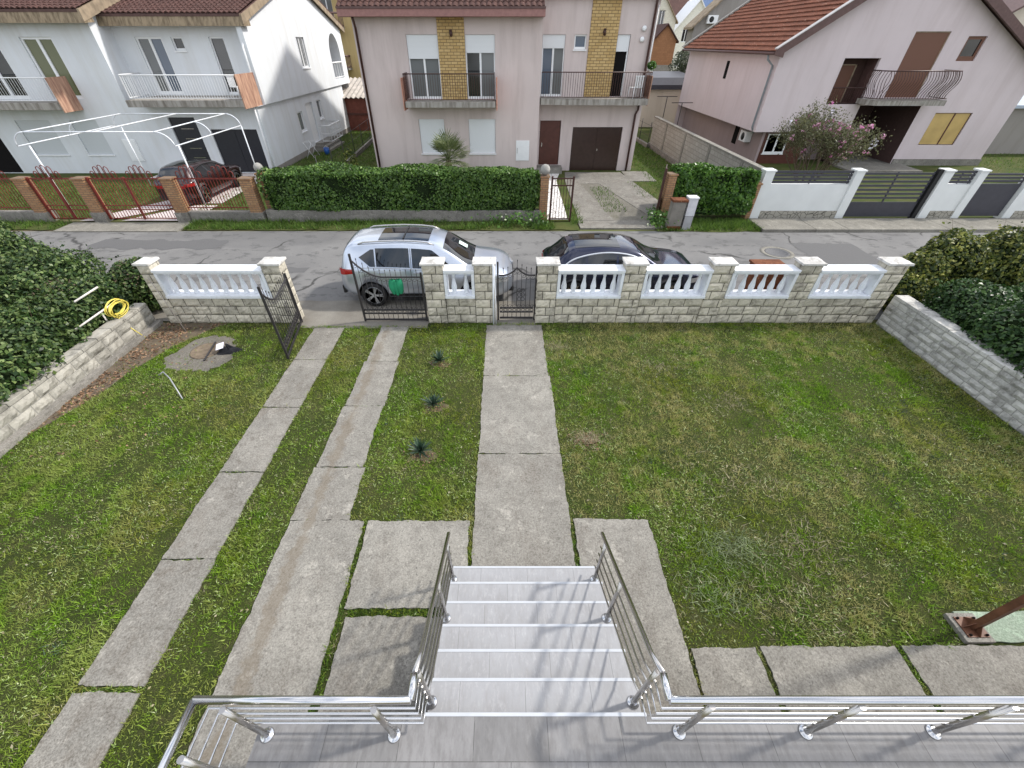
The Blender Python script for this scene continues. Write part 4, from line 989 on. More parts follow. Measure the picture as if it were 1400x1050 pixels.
def wheel(t, x, y, r, w, rimmat, spokes, sg):
    p = MB().lathe([(r * .74, -w / 2), (r * .93, -w / 2), (r, -w / 2 + .03), (r, w / 2 - .03), (r * .93, w / 2), (r * .74, w / 2), (r * .74, -w / 2)], (x, y, r), 36, 'y', cap=False).build('tyre', M['rubber'], t)
    rim = MB(); yo = y + sg * w * .42
    rim.lathe([(r * .74, -.02), (r * .78, .012), (r * .70, .015), (r * .68, -.03)], (x, yo, r), 36, 'y', cap=False)
    for k in range(spokes):
        a = 2 * math.pi * k / spokes
        for da in (-.10, .10):
            rim.bar((x + r * .10 * math.cos(a + da * 3), yo, r + r * .10 * math.sin(a + da * 3)), (x + r * .72 * math.cos(a + da), yo + sg * .004, r + r * .72 * math.sin(a + da)), .026, .022, (0, 1, 0))
    rim.lathe([(.0, .014), (r * .14, .014), (r * .16, -.01)], (x, yo, r), 14, 'y')
    rim.build('rim', rimmat, p)
    MB().lathe([(0, 0), (r * .72, 0)], (x, yo - sg * .05, r), 24, 'y').build('brake_shadow', M['rubber'], p)
def carpaint(name, c, metal, rough=.28):
    n = N(name); n.p.inputs['Coat Weight'].default_value = .8; n.p.inputs['Coat Roughness'].default_value = .05
    f = n.noise(2.5, 4); return n.fin(n.mix(n.ramp(f, .4, .7), c, mul(c, .93)), rough, metal, .5)
silver = carpaint('silver_paint', (.52, .57, .66), .75, .3); navy = carpaint('dark_blue_paint', (.009, .013, .04), .5, .2); darkred = carpaint('wine_paint', (.018, .005, .007), .4, .25)
M['trim'] = plain('black_trim', (.014, .014, .015), .55); M['taillight'] = N('tail_light').fin((.32, .012, .012), .12, 0, .6); M['lamp'] = N('head_light').fin((.55, .57, .6), .08, .6, .6)
M['carglass'] = N('car_glass').fin((.012, .014, .017), .03, 0, .8)
M['alloy'] = plain('alloy_rim', (.45, .46, .48), .3, .6); M['plate'] = plain('plate', (.7, .7, .7), .4)
def suv():
    t = thing('parked_car', 'silver estate SUV with roof rails and glass roof, parked behind the short stone wall', 'car', (0, 0, 0), group='cars parked along the wall')
    L = 4.62
    c = Car(L, [(0, .98), (.03, 1.06), (.12, 1.30), (.30, 1.60), (.45, 1.665), (.9, 1.70), (1.7, 1.725), (2.45, 1.68), (2.75, 1.60), (3.55, 1.13), (3.75, 1.07), (4.2, 1.0), (4.45, .90), (4.58, .76), (4.62, .62)],
            [(0, .95), (.03, 1.0), (.25, 1.10), (1.0, 1.10), (2.2, 1.06), (3.3, 1.03), (3.6, 1.02), (4.2, .95), (4.45, .86), (4.58, .73), (4.62, .60)],
            [(0, .66), (.05, .78), (.25, .88), (.6, .905), (4.0, .905), (4.3, .85), (4.5, .72), (4.6, .52), (4.62, .46)],
            [(0, .60), (.2, .64), (.5, .635), (1.5, .66), (2.6, .67), (2.8, .68), (3.6, .80), (4.2, .80), (4.5, .66), (4.62, .42)],
            [(0, .42), (.3, .30), (.6, .24), (4.1, .24), (4.4, .30), (4.62, .40)])
    c.body([silver, M['trim']], t, (.85, 3.555), .345)
    for sg in (-1, 1):
        for x0, x1, nm, tf, bf in ((.62, 1.02, 'quarter_window', lambda u: .52 + .34 * min(1, u * 1.25), lambda u: .44 * max(0, 1 - u * 1.5) + .07), (1.06, 1.92, 'side_window', lambda u: .9, lambda u: .07), (1.99, 3.12, 'side_window', lambda u: .9 if u < .45 else .9 - .76 * ((u - .45) / .55) ** 1.15, lambda u: .06)):
            c.sidepatch(nm, M['carglass'], t, sg, tf, bf, x0, x1)
        c.strip('window_trim', M['chrome'], t, sg, .60, 3.2, .02, .009)
        c.strip('door_seam', M['trim'], t, sg, 1.955, 1.957, lambda u: u * .9, .006)
        for x in (1.15, 2.1): y = c.low(x + .1, 1.0, .02); MB().obox((x, sg * y, .985), (.09, 0, 0), (0, .012, 0), (0, 0, .014)).build('door_handle', silver, t)
        rows = [[(x, sg * c.low(x, z, .012), z) for z in (.27, .33, .40)] for x in np.linspace(1.28, 3.12, 14)]
        MB().grid(rows).build('sill_trim', M['trim'], t)
        rr = MB().tube([(x, sg * .60, c.topz(x, .60) + q) for x, q in ((.62, -.005), (.75, .04), (1.1, .045), (1.6, .045), (2.1, .045), (2.4, .035), (2.58, -.005))], .019, 8); rr.build('roof_rail', M['chrome_dull'], t)
        MB().obox((3.02, sg * .985, 1.10), (.09, 0, .0), (.02, sg * .10, 0), (0, 0, .065)).build('mirror', silver, t, bevel=.03)
        rows = [[(x, sg * c.low(x, z, .012), z) for z in np.linspace(.90 + .16 * x, 1.075, 5)] for x in np.linspace(.012, .46, 9)]
        MB().grid(rows).build('taillight', M['taillight'], t)
        MB().box(-.012, .02, sg * .50 - .14, sg * .50 + .14, .86, .985).build('taillight', M['taillight'], t, bevel=.012)
        rows = [[(x, sg * c.low(x, z, .012), z) for z in np.linspace(.70, .83, 4)] for x in np.linspace(4.12, 4.5, 10)]
        MB().grid(rows).build('headlight', M['lamp'], t)
        MB().obox((4.56, sg * .44, .755), (.03, 0, 0), (-.04, sg * .15, 0), (0, 0, .05)).build('headlight', M['lamp'], t, bevel=.012)
        for x in (.85, 3.555): wheel(t, x, sg * .80, .345, .22, M['alloy'], 5, sg)
    c.toppatch('windscreen', M['carglass'], t, 2.80, 3.56, lambda x: .62 + .13 * (x - 2.8) / .76)
    c.toppatch('rear_window', M['carglass'], t, .06, .27, lambda x: .56)
    c.toppatch('sunroof', M['carglass'], t, 1.12, 2.42, .46)
    mb = MB(); mb.box(1.75, 1.78, -.46, .46, c.topz(1.76, .3) + .012, c.topz(1.76, 0) + .018); mb.build('sunroof_divider', M['trim'], t)
    MB().box(4.585, 4.635, -.35, .35, .50, .66).build('grille', M['trim'], t, bevel=.012)
    MB().box(-.02, .06, -.72, .72, .33, .55).build('rear_bumper', M['trim'], t, bevel=.02); MB().box(4.5, 4.64, -.5, .5, .28, .42).build('front_bumper', M['trim'], t, bevel=.02)
    MB().box(-.022, -.005, -.26, .26, .70, .81).build('number_plate', M['plate'], t)
    pts = [(3.50, y, c.topz(3.50, y) + .016) for y in (-.1, .25, .6)]; MB().tube(pts, .008, 5).build('wiper', M['trim'], t)
    MB().obox((3.25, .2, 1.335), (.11, 0, -.062), (0, .11, 0), (.002, 0, .003)).build('windscreen_card', plain('pale_card', (.55, .68, .62), .7), t)
    return t, c
t, _ = suv(); t.location = (-4.37, 10.87, 0); t.rotation_euler = (0, 0, 0)
def hatch(label, paint, trim_silver, name='parked_car', group='cars parked along the wall', lower=None):
    t = thing(name, label, 'car', (0, 0, 0), group=group); L = 4.36
    c = Car(L, [(0, .86), (.03, .93), (.10, 1.0), (.35, 1.20), (.62, 1.42), (.8, 1.47), (1.5, 1.50), (2.1, 1.47), (2.4, 1.41), (3.15, 1.03), (3.35, .98), (3.9, .90), (4.15, .82), (4.3, .70), (4.36, .58)],
            [(0, .83), (.03, .90), (.3, .98), (1.2, .96), (2.2, .94), (3.0, .93), (3.3, .92), (3.9, .86), (4.15, .79), (4.3, .67), (4.36, .55)],
            [(0, .62), (.05, .74), (.25, .86), (.6, .895), (3.7, .895), (4.0, .84), (4.2, .72), (4.33, .54), (4.36, .46)],
            [(0, .58), (.2, .63), (.5, .61), (1.5, .63), (2.3, .64), (2.5, .65), (3.2, .78), (3.8, .79), (4.2, .66), (4.36, .42)],
            [(0, .38), (.3, .26), (.6, .19), (3.8, .19), (4.1, .25), (4.36, .36)])
    c.body([paint, M['trim']], t, (.80, 3.40), .325)
    for sg in (-1, 1):
        for x0, x1, nm, tf, bf in ((.62, 1.05, 'quarter_window', lambda u: .28 + .58 * min(1, u * 1.15), lambda u: .08), (1.09, 1.85, 'side_window', lambda u: .88, lambda u: .07), (1.91, 2.86, 'side_window', lambda u: .88 if u < .4 else .88 - .76 * ((u - .4) / .6) ** 1.2, lambda u: .06)):
            c.sidepatch(nm, M['carglass'], t, sg, tf, bf, x0, x1)
        c.strip('window_trim', trim_silver, t, sg, .45, 3.1, .01, .010)
        c.strip('window_arch', trim_silver, t, sg, .45, 3.1, lambda u: .10 + .84 * math.sin(math.pi * min(1, max(0, u))) ** .42 if 0 < u < 1 else .05, .022)
        for x in (1.2, 2.05): y = c.low(x, .88, .02); MB().obox((x, sg * y, .87), (.09, 0, 0), (0, .012, 0), (0, 0, .013)).build('door_handle', paint, t)
        MB().obox((2.72, sg * .97, 1.0), (.09, 0, .0), (.02, sg * .10, 0), (0, 0, .06)).build('mirror', paint, t, bevel=.03)
        rows = [[(x, sg * c.low(x, z, .012), z) for z in np.linspace(.80, .91, 4)] for x in np.linspace(.012, .36, 9)]
        MB().grid(rows).build('taillight', M['taillight'], t)
        MB().box(-.012, .02, sg * .48 - .14, sg * .48 + .14, .74, .85).build('taillight', M['taillight'], t, bevel=.012)
        rows = [[(x, sg * c.low(x, z, .012), z) for z in np.linspace(.62, .75, 4)] for x in np.linspace(3.86, 4.22, 10)]
        MB().grid(rows).build('headlight', M['lamp'], t)
        for x in (.80, 3.40): wheel(t, x, sg * .785, .325, .21, M['chrome_dull'], 5, sg)
    c.toppatch('windscreen', M['carglass'], t, 2.44, 3.17, lambda x: .585 + .14 * (x - 2.44) / .73)
    c.toppatch('rear_window', M['carglass'], t, .12, .60, lambda x: .55 - .02 * x)
    c.toppatch('sunroof', M['carglass'], t, .78, 1.95, .50)
    MB().box(-.02, .06, -.68, .68, .28, .46).build('rear_bumper', M['trim'], t, bevel=.02); MB().box(-.022, -.004, -.26, .26, .56, .67).build('number_plate', M['plate'], t)
    MB().box(4.33, 4.375, -.34, .34, .42, .58).build('grille', M['trim'], t, bevel=.012)
    pts = [(3.12, y, c.topz(3.12, y) + .014) for y in (-.1, .25, .58)]; MB().tube(pts, .008, 5).build('wiper', M['trim'], t)
    return t
t = hatch('dark navy blue fastback with silver window arch, parked behind the long balustrade wall', navy, plain('satin_silver', (.62, .64, .68), .3, .5)); t.location = (1.12, 11.02, 0)
t = hatch('dark wine red car parked under the white carport frame behind the red fence', darkred, M['trim'], group='cars parked in front gardens'); t.location = (-14.3, 18.75, .035); t.rotation_euler = (0, 0, R(88))
# rusty box and manhole on the road
t = thing('scrap_box', 'rust-coated steel box standing on the road behind the balustrade', 'box', (6.85, 9.95, 0))
mb = MB().box(6.45, 7.18, 9.72, 10.2, .02, 1.20); mb.build('casing', M['rust'], t, bevel=.02)
MB().box(6.42, 7.21, 9.69, 10.23, 1.202, 1.26).build('lid', M['rust'], t, bevel=.015)
MB().obox((7.26, 9.95, 1.0), (.09, 0, -.16), (0, .2, 0), (.012, 0, .008)).build('flap', M['whitepaint'], t)
t = thing('manhole', 'round manhole in the road with a pale concrete ring, beyond the balustrade', 'manhole', (9.5, 13.75, 0))
MB().lathe([(.54, -.02), (.54, .006), (.40, .006), (.40, -.02)], (9.5, 13.75, 0), 40).build('concrete_ring', M['pave'], t)
MB().lathe([(.395, -.02), (.395, .005), (.35, .005), (.34, -.004), (0, 0)], (9.5, 13.75, 0), 40).build('cover', plain('cast_iron', (.10, .10, .105), .7, scale=20, var=.3), t)

# ---------------------------------------------------------------- houses
def facade(mb, outer, holes, fr, depth=.16):
    loops = [[Vector((a, b, 0)) for a, b in outer]] + [[Vector((a, b, 0)) for a, b in h] for h in holes]
    flat = [p for l in loops for p in l]
    mb.add([fr(p.x, p.y, 0) for p in flat], [tuple(t) for t in tessellate_polygon(loops)])
    for h in holes:
        n = len(h); mb.add([fr(a, b, 0) for a, b in h] + [fr(a, b, depth) for a, b in h], [(i, (i + 1) % n, n + (i + 1) % n, n + i) for i in range(n)])
    return mb
def rect(u0, u1, z0, z1): return [(u0, z0), (u1, z0), (u1, z1), (u0, z1)]
def fbox(mb, fr, u0, u1, z0, z1, d0, d1):
    v = [fr(u, z, d) for d in (d0, d1) for z in (z0, z1) for u in (u0, u1)]
    return mb.add(v, [(0, 2, 3, 1), (4, 5, 7, 6), (0, 1, 5, 4), (2, 6, 7, 3), (0, 4, 6, 2), (1, 3, 7, 5)])
def window(t, fr, u0, u1, z0, z1, d=.12, pane='glass', frame='pvc', leaves=2, shut=0, shutmat='shutter', sill=True, fw=.06, name='window', lab=None, panes=None):
    """frame with panes and, if shut>0, a roller shutter let down over that share of its height"""
    mb = MB(); fbox(mb, fr, u0 + .003, u0 + fw, z0 + .003, z1 - .003, d - .05, d + .02); fbox(mb, fr, u1 - fw, u1 - .003, z0 + .003, z1 - .003, d - .05, d + .02)
    fbox(mb, fr, u0 + fw, u1 - fw, z1 - fw, z1 - .003, d - .05, d + .02); fbox(mb, fr, u0 + fw, u1 - fw, z0 + .003, z0 + fw * 1.6, d - .05, d + .02)
    w = u1 - u0
    for i in range(1, leaves): c = u0 + w * i / leaves; fbox(mb, fr, c - fw * .75, c + fw * .75, z0 + fw * 1.6, z1 - fw, d - .045, d + .015)
    f = mb.build(name, M[frame], t)
    if lab: f['label'] = lab
    if shut < 1:
        for i in range(leaves):
            a, b = u0 + w * i / leaves, u0 + w * (i + 1) / leaves
            p = MB(); fbox(p, fr, a + .02, b - .02, z0 + .02, z1 - .02, d + .0, d + .012); p.build('pane', M[(panes or [pane] * leaves)[i]], f)
    if shut > 0:
        s = MB(); fbox(s, fr, u0 + .012, u1 - .012, z1 - (z1 - z0) * shut, z1 - .006, d - .075, d - .052); s.build('roller_shutter', M[shutmat], f)
    if sill: s = MB(); fbox(s, fr, u0 - .04, u1 + .04, z0 - .055, z0 - .003, -.05, d); s.build('sill', M['pvc'] if frame == 'pvc' else M['verge'], f)
    return f
def part(mb, name, mat, t, **k): return mb.build(name, M[mat] if isinstance(mat, str) else mat, t, **k)
def bal_rail(t, pts, z0, h, mat, gap=.11, r=.008, lowgap=.08, name='balcony_railing', mid=None, wavy=0, low_rail=True):
    mb = MB(); P = [Vector((x, y, z0)) for x, y in pts]; up = Vector((0, 0, 1))
    mb.tube([p + up * h for p in P], r * 2.6, 6)
    if low_rail: mb.tube([p + up * lowgap for p in P], r * 1.6, 5)
    if mid: mb.tube([p + up * (h - mid) for p in P], r * 1.4, 5)
    for a, b in zip(P, P[1:]):
        L = (b - a).length; n = max(1, round(L / gap)); out = Vector(((b - a).y, -(b - a).x, 0)).normalized()
        for i in range(n + 1):
            p = a.lerp(b, i / n)
            if wavy:
                mb.tube([p + up * (lowgap + (h - lowgap) * q) + out * wavy * math.sin(math.pi * 1.35 * min(1, (1 - q) * 1.15)) * (1 if q < .9 else .2) for q in (0, .12, .25, .4, .55, .7, .85, 1)], r * 1.25, 5, cap=False)
            else: mb.tube([p + up * (lowgap if low_rail else 0), p + up * h], r, 4, cap=False)
    return mb.build(name, M[mat], t, fixn=False)
def tile_roof(t, o, u, L, v, Ls, mat, tw=.22, rh=.36, amp=.035, lift=.035, name='roof_tiles', seed=0, sub=6):
    """wavy tile courses on the plane o + a*u + b*v (u along the eaves, v up the slope)"""
    o, u, v = Vector(o), Vector(u).normalized(), Vector(v).normalized(); n = u.cross(v)
    if n.z < 0: n = -n
    mb = MB(); nu = int(L / tw) * sub; r = random.Random(seed); rows = int(Ls / rh) + 1
    for j in range(rows):
        b0, b1 = j * rh, min((j + 1) * rh + .03, Ls + .03); A, B, C = [], [], []
        for i in range(nu + 1):
            a = L * i / nu; ph = 2 * math.pi * i / sub
            if i % sub == 0: dz = r.uniform(-.006, .006); db = r.uniform(-.012, .012)
            w = amp * (.5 + .5 * math.cos(ph)) ** (.6)
            A.append(o + u * a + v * (b0 + db) + n * (w * .5 + lift - .022 + dz)); B.append(o + u * a + v * (b0 + db) + n * (w + lift + dz)); C.append(o + u * a + v * b1 + n * (w * .9 + .006))
        mb.grid([A, B], False); mb.grid([B, C], False)
    p = mb.build(name, M[mat], t, fixn=False)
    s = MB().add([o, o + u * L, o + u * L + v * Ls, o + v * Ls, o - n * .1, o + u * L - n * .1, o + u * L + v * Ls - n * .1, o + v * Ls - n * .1], [(0, 1, 2, 3), (7, 6, 5, 4), (0, 4, 5, 1), (1, 5, 6, 2), (2, 6, 7, 3), (3, 7, 4, 0)])
    s.build('roof_deck', M['verge'], p); return p
FY = lambda Y: (lambda u, z, d: (u, Y + d, z))
def lamp(t, x, y, z):
    mb = MB().tube([(x, y, z), (x, y - .12, z + .05), (x, y - .14, z)], .012, 6); mb.lathe([(.05, 0), (.075, -.06), (.06, -.19), (.02, -.22)], (x, y - .14, z), 8); mb.lathe([(.085, 0), (.03, .05)], (x, y - .14, z), 8)
    mb.build('wall_lamp', M['brownmetal'], t)

# -- pink house in the middle
t = thing('house', 'pink rendered house with yellow brick strips and brown balconies, across the street', 'house', (0, 24.6, 0))
f1, f2 = FY(24.6), FY(25.5)
W1 = [(-4.52, -3.06, 3.44, 5.87), (-1.81, -.42, 3.44, 5.87), (-4.38, -3.08, 1.04, 2.59), (-1.82, -.44, 1.04, 2.59)]
W2 = [(1.85, 2.95, 3.46, 5.88), (3.38, 3.96, 5.33, 5.88), (5.43, 6.06, 3.46, 5.88), (1.93, 3.05, .30, 2.42), (3.70, 6.38, .0, 2.12)]
mb = facade(MB(), [(-6.9, -.1), (1.78, -.1), (1.78, 6.62), (-6.9, 6.62)], [rect(*w) for w in W1], f1)
facade(mb, [(1.781, -.1), (7.2, -.1), (7.2, 7.4), (1.781, 7.4)], [rect(*w) for w in W2], f2)
YR, ZR, YBK = 31.6, 10.55, 38.9
mb.add([(1.78, 24.6, -.1), (1.78, 25.5, -.1), (1.78, 25.5, 7.35), (1.78, 24.6, 6.6)], [(0, 1, 2, 3)])
for X in (-6.9, 7.2):
    y0 = 24.6 if X < 0 else 25.5
    mb.add([(X, y0, -.1), (X, YBK, -.1), (X, YBK, 6.4), (X, YR, ZR - .1), (X, y0, 6.58 if X < 0 else 7.05)], [(0, 1, 2, 3, 4)])
mb.add([(-6.9, YBK, -.1), (7.2, YBK, -.1), (7.2, YBK, 6.4), (-6.9, YBK, 6.4)], [(0, 1, 2, 3)])
part(mb, 'wall', 'pink', t, fixn=False)
slope = (ZR - 6.72) / (YR - 24.05); sv = (0, 1, slope); sl = math.hypot(YR - 24.05, ZR - 6.72)
rp = tile_roof(t, (-7.28, 24.05, 6.76), (1, 0, 0), 9.06, sv, sl, 'roofdark', .24, .36, .06, .03, 'roof', 1)
tile_roof(t, (1.80, 25.3, 6.76 + 1.25 * slope), (1, 0, 0), 5.75, sv, sl - 1.25 * math.hypot(1, slope), 'roofdark', .24, .36, .06, .03, 'roof', 2)
mb = MB().add([(-7.28, YR, ZR + .03), (7.55, YR, ZR + .03), (7.55, 39.3, 6.5), (-7.28, 39.3, 6.5), (-7.28, YR, ZR - .1), (7.55, YR, ZR - .1), (7.55, 39.3, 6.37), (-7.28, 39.3, 6.37)], [(0, 1, 2, 3), (7, 6, 5, 4), (0, 4, 5, 1), (1, 5, 6, 2), (2, 6, 7, 3), (3, 7, 4, 0)])
part(mb, 'rear_roof', 'roofdark', t)
mb = MB().box(-7.3, 1.82, 24.0, 24.62, 6.46, 6.72); part(mb, 'eaves_fascia', 'pinkdark', t, bevel=.01)
mb = MB().box(1.84, 7.55, 25.25, 25.52, 7.16, 7.36); part(mb, 'eaves_fascia', 'pinkdark', t, bevel=.01)
part(MB().box(-7.31, 1.83, 23.97, 24.06, 6.722, 6.79), 'gutter', 'verge', t)
mb = MB(); fbox(mb, f1, -3.055, -1.815, 3.42, 6.455, -.045, .02); part(mb, 'brick_strip', 'ybrick', t, bevel=.004)
mb = MB(); fbox(mb, f2, 4.08, 5.42, 3.46, 7.15, -.045, .02); part(mb, 'brick_strip', 'ybrick', t, bevel=.004)
window(t, f1, *W1[0], pane='glass_grey', shut=.36, sill=False); window(t, f1, *W1[1], panes=['glass', 'glass_grey'], shut=.27, sill=False)
for w in W1[2:]: window(t, f1, *w, shut=1)
window(t, f2, *W2[0], panes=['glass_blue', 'glass_grey'], shut=.21, sill=False); window(t, f2, *W2[1], leaves=1, pane='glass_blue')
mb = MB(); fbox(mb, f2, 5.45, 6.0, 3.48, 5.86, .13, .16); dw = part(mb, 'doorway', 'black', t)
s = MB(); fbox(s, f2, 5.45, 6.04, 5.25, 5.87, .05, .08); s.build('roller_shutter', M['shutter'], dw)
s = MB(); fbox(s, f2, 5.99, 6.05, 3.48, 5.24, .06, .12); s.build('frame', M['pvc'], dw)
mb = MB(); fbox(mb, f2, 1.95, 3.03, .31, 2.40, .06, .12); dr = part(mb, 'front_door', 'door', t)
mb = MB(); fbox(mb, f2, 2.05, 2.09, 1.2, 1.4, .0, .06); mb.build('handle', M['chrome_dull'], dr)
mb = MB(); fbox(mb, f2, 3.72, 5.03, .02, 2.10, .05, .11); fbox(mb, f2, 5.05, 6.36, .02, 2.10, .05, .11)
fbox(mb, f2, 3.72, 6.36, 2.10, 2.118, .04, .11); fbox(mb, f2, 5.03, 5.05, .02, 2.10, .07, .11); gd = part(mb, 'garage_door', 'garage', t, bevel=.004)
mb = MB(); fbox(mb, f2, 5.1, 5.16, 1.0, 1.1, .0, .05); mb.build('handle', M['chrome_dull'], gd)
part(MB().box(1.80, 3.2, 24.7, 25.49, .0, .29), 'door_step', 'slab', t)
mb = MB(); fbox(mb, f1, .64, 1.34, .70, 1.64, -.03, .02); mbx = part(mb, 'meter_box', 'pvc', t, bevel=.006)
mb = MB(); fbox(mb, f1, .70, .715, 1.05, 1.3, -.045, -.03); mb.build('handle', M['verge'], mbx)
lamp(t, -2.42, 24.55, 6.0); lamp(t, 4.75, 25.45, 6.05)
mb = MB(); mb.lathe([(.09, -.02), (.11, -.07), (.06, -.10), (0, -.105)], (6.62, 25.5, 6.1), 14, 'y'); part(mb, 'vent_cap', 'pvc', t)
mb = MB(); mb.lathe([(.09, -.02), (.11, -.07), (.06, -.10), (0, -.105)], (6.6, 25.5, 5.7), 14, 'y'); part(mb, 'vent_cap', 'pvc', t)
part(MB().tube([(-6.72, 24.2, 6.45), (-6.74, 24.5, 6.1), (-6.74, 24.5, 0)], .055, 8), 'downpipe', 'brownmetal', t)
part(MB().tube([(6.98, 25.3, 7.2), (7.0, 25.42, 6.9), (7.0, 25.42, 2.9), (6.9, 25.42, 2.7), (6.9, 25.42, .0)], .055, 8), 'downpipe', 'brownmetal', t)
part(MB().tube([(7.13, 25.44, 6.9), (7.13, 25.44, 3.4)], .02, 6), 'cable_pipe', 'pvc', t)
part(MB().box(-4.72, -.42, 23.5, 24.6, 3.18, 3.42), 'balcony_slab', 'bslab', t, bevel=.015)
bal_rail(t, [(-4.68, 24.55), (-4.68, 23.53), (-.46, 23.53), (-.46, 24.55)], 3.42, 1.06, 'brownmetal', .115, .009, name='balcony_railing')
for x in (-4.84, -.37):
    part(MB().box(x, x + .045, 23.62, 24.55, 3.05, 4.32), 'end_panel', 'panelpink', t, bevel=.005)
mb = MB(); pl = [(1.84, 24.62), (2.2, 24.55), (3.35, 24.42), (7.15, 24.42), (7.15, 25.5), (1.84, 25.5)]
part(mb.prism(pl, 3.20, 3.44, UP), 'balcony_slab', 'bslab', t, bevel=.012)
bal_rail(t, [(1.83, 24.6), (2.3, 24.56), (3.35, 24.46), (7.12, 24.46), (7.12, 25.4)], 3.44, 1.06, 'brownmetal', .115, .009)
part(MB().box(7.15, 7.195, 24.5, 25.45, 3.15, 4.35), 'end_panel', 'paneltan', t, bevel=.005)
def plastic_chair(loc, rz, label, s=1):
    c = thing('plastic_chair', label, 'chair', (0, 0, 0))
    b = MB(); b.box(-.24, .24, -.24, .24, .42, .45); b.build('seat', M['pvc'], c, bevel=.012)
    for x in (-.21, .21):
        for y in (-.21, .21): MB().tube([(x, y, .42), (x * 1.12, y * 1.12, 0)], .022, 6).build('leg', M['pvc'], c)
    b = MB()
    for i in range(5): a = -.19 + .095 * i; b.box(a - .03, a + .03, .225, .255, .45, .86)
    b.box(-.24, .24, .22, .26, .86, .92); b.build('backrest', M['pvc'], c, bevel=.008); c.location = loc; c.rotation_euler = (0, 0, rz); return c
plastic_chair((6.55, 24.95, 3.44), R(200), 'white plastic chair on the right balcony of the pink house')
t = thing('potted_plant', 'small green plant in a pale pot on the end of the pink house balcony rail', 'plant', (7.1, 24.75, 4.5))
MB().lathe([(.08, 0), (.12, .18), (.10, .18)], (7.1, 24.75, 4.5), 12).build('pot', M['pvc'], t)
P, Nn = lump_pts([(7.1, 24.75, 4.75, .2, .2, .16)], 260, 5); leaf_cloud('foliage', P, Nn, .06, M['laurel'], t)

# -- white semi-detached houses on the left
def house_side_roof(t, x0, x1, ye, ze, yr, zr, yb, zb, name_seed):
    sv = (0, 1, (zr - ze) / (yr - ye)); tile_roof(t, (x0, ye, ze), (1, 0, 0), x1 - x0, sv, math.hypot(yr - ye, zr - ze), 'roofdark', .24, .34, .06, .03, 'roof', name_seed)
    mb = MB().add([(x0, yr, zr + .03), (x1, yr, zr + .03), (x1, yb, zb), (x0, yb, zb), (x0, yr, zr - .12), (x1, yr, zr - .12), (x1, yb, zb - .12), (x0, yb, zb - .12)], [(0, 1, 2, 3), (7, 6, 5, 4), (0, 4, 5, 1), (1, 5, 6, 2), (2, 6, 7, 3), (3, 7, 4, 0)]); part(mb, 'rear_roof', 'roofdark', t)
t = thing('house', 'white house with black front door and dark garage door, behind the carport frame', 'house', (-16, 24.9, 0), group='white semi-detached houses')
fg, fu = FY(24.9), FY(26.2); XS = -12.6
G1 = [(-17.4, -16.03, .1, 2.63), (-15.42, -13.0, .05, 2.1)]
U1 = [(-18.15, -16.85, 3.5, 5.8), (-16.38, -15.84, 5.27, 5.8), (-14.52, -13.8, 3.5, 5.8)]
mb = facade(MB(), [(-19.099, -.1), (XS, -.1), (XS, 3.2), (-19.099, 3.2)], [rect(*w) for w in G1], fg)
facade(mb, [(-19.099, 3.2), (XS, 3.2), (XS, 6.45), (-19.099, 6.45)], [rect(*w) for w in U1], fu)
fs = lambda u, z, d: (XS - d, u, z); fs2 = lambda u, z, d: (XS + .14 - d, u, z)
S1 = [rect(29.55, 30.35, 1.28, 2.31), rect(31.05, 32.25, .45, 2.62), rect(33.04, 33.78, 1.55, 2.6)]
facade(mb, [(24.9, -.1), (39.0, -.1), (39.0, 3.1), (24.9, 3.1)], S1, fs)
ar = [(37.55, 3.5), (39.75, 3.5)] + [(38.65 + 1.1 * math.cos(a), 5.0 + 1.1 * math.sin(a)) for a in np.linspace(0, math.pi, 13)]
facade(mb, [(25.6, 3.1), (40.8, 3.1), (40.8, 6.35), (33.2, 8.45), (26.2, 6.5), (25.6, 6.33)], [rect(31.9, 33.1, 4.36, 5.84), ar], fs2, .9)
mb.add([(XS + .14, 24.9, 3.1), (XS + .14, 40.8, 3.1), (XS - .02, 40.8, 3.1), (XS - .02, 24.9, 3.1)], [(0, 1, 2, 3)])
mb.add([(XS - .12, 25.6, 3.1), (XS + .14, 25.6, 3.1), (XS + .14, 25.6, 6.33), (XS - .12, 25.6, 6.33)], [(0, 1, 2, 3)]); mb.add([(XS - .12, 25.6, 3.1), (XS - .12, 26.2, 3.1), (XS - .12, 26.2, 6.4), (XS - .12, 25.6, 6.33)], [(0, 1, 2, 3)])
mb.add([(-19.1, 40.8, -.1), (XS, 40.8, -.1), (XS, 40.8, 6.3), (-19.1, 40.8, 6.3)], [(0, 1, 2, 3)])
part(mb, 'wall', 'white', t, fixn=False)
part(MB().box(XS - .02, XS + .012, 24.95, 39.0, -.1, .32), 'plinth', 'greywall', t)
mb = MB(); fbox(mb, fg, -17.38, -16.05, .1, 2.6, .07, .13); dr = part(mb, 'front_door', 'blackpanel', t)
mb = MB()
for i in range(4): fbox(mb, fg, -16.95, -16.3, .75 + .45 * i, .78 + .45 * i, .055, .07)
mb.build('inlay', M['chrome_dull'], dr)
mb = MB(); fbox(mb, fg, -15.40, -14.22, .07, 2.08, .06, .12); fbox(mb, fg, -14.20, -13.02, .07, 2.08, .06, .12); fbox(mb, fg, -14.22, -14.2, .07, 2.08, .08, .12); part(mb, 'garage_door', 'blackpanel', t)
window(t, fu, *U1[0], panes=['glass_grey', 'glass_blue'], sill=False, fw=.08); window(t, fu, *U1[1], leaves=1, pane='glass'); window(t, fu, *U1[2], leaves=1, pane='glass', sill=False)
window(t, fs2, 31.9, 33.1, 4.36, 5.84, d=.14, pane='glass')
mb = MB()
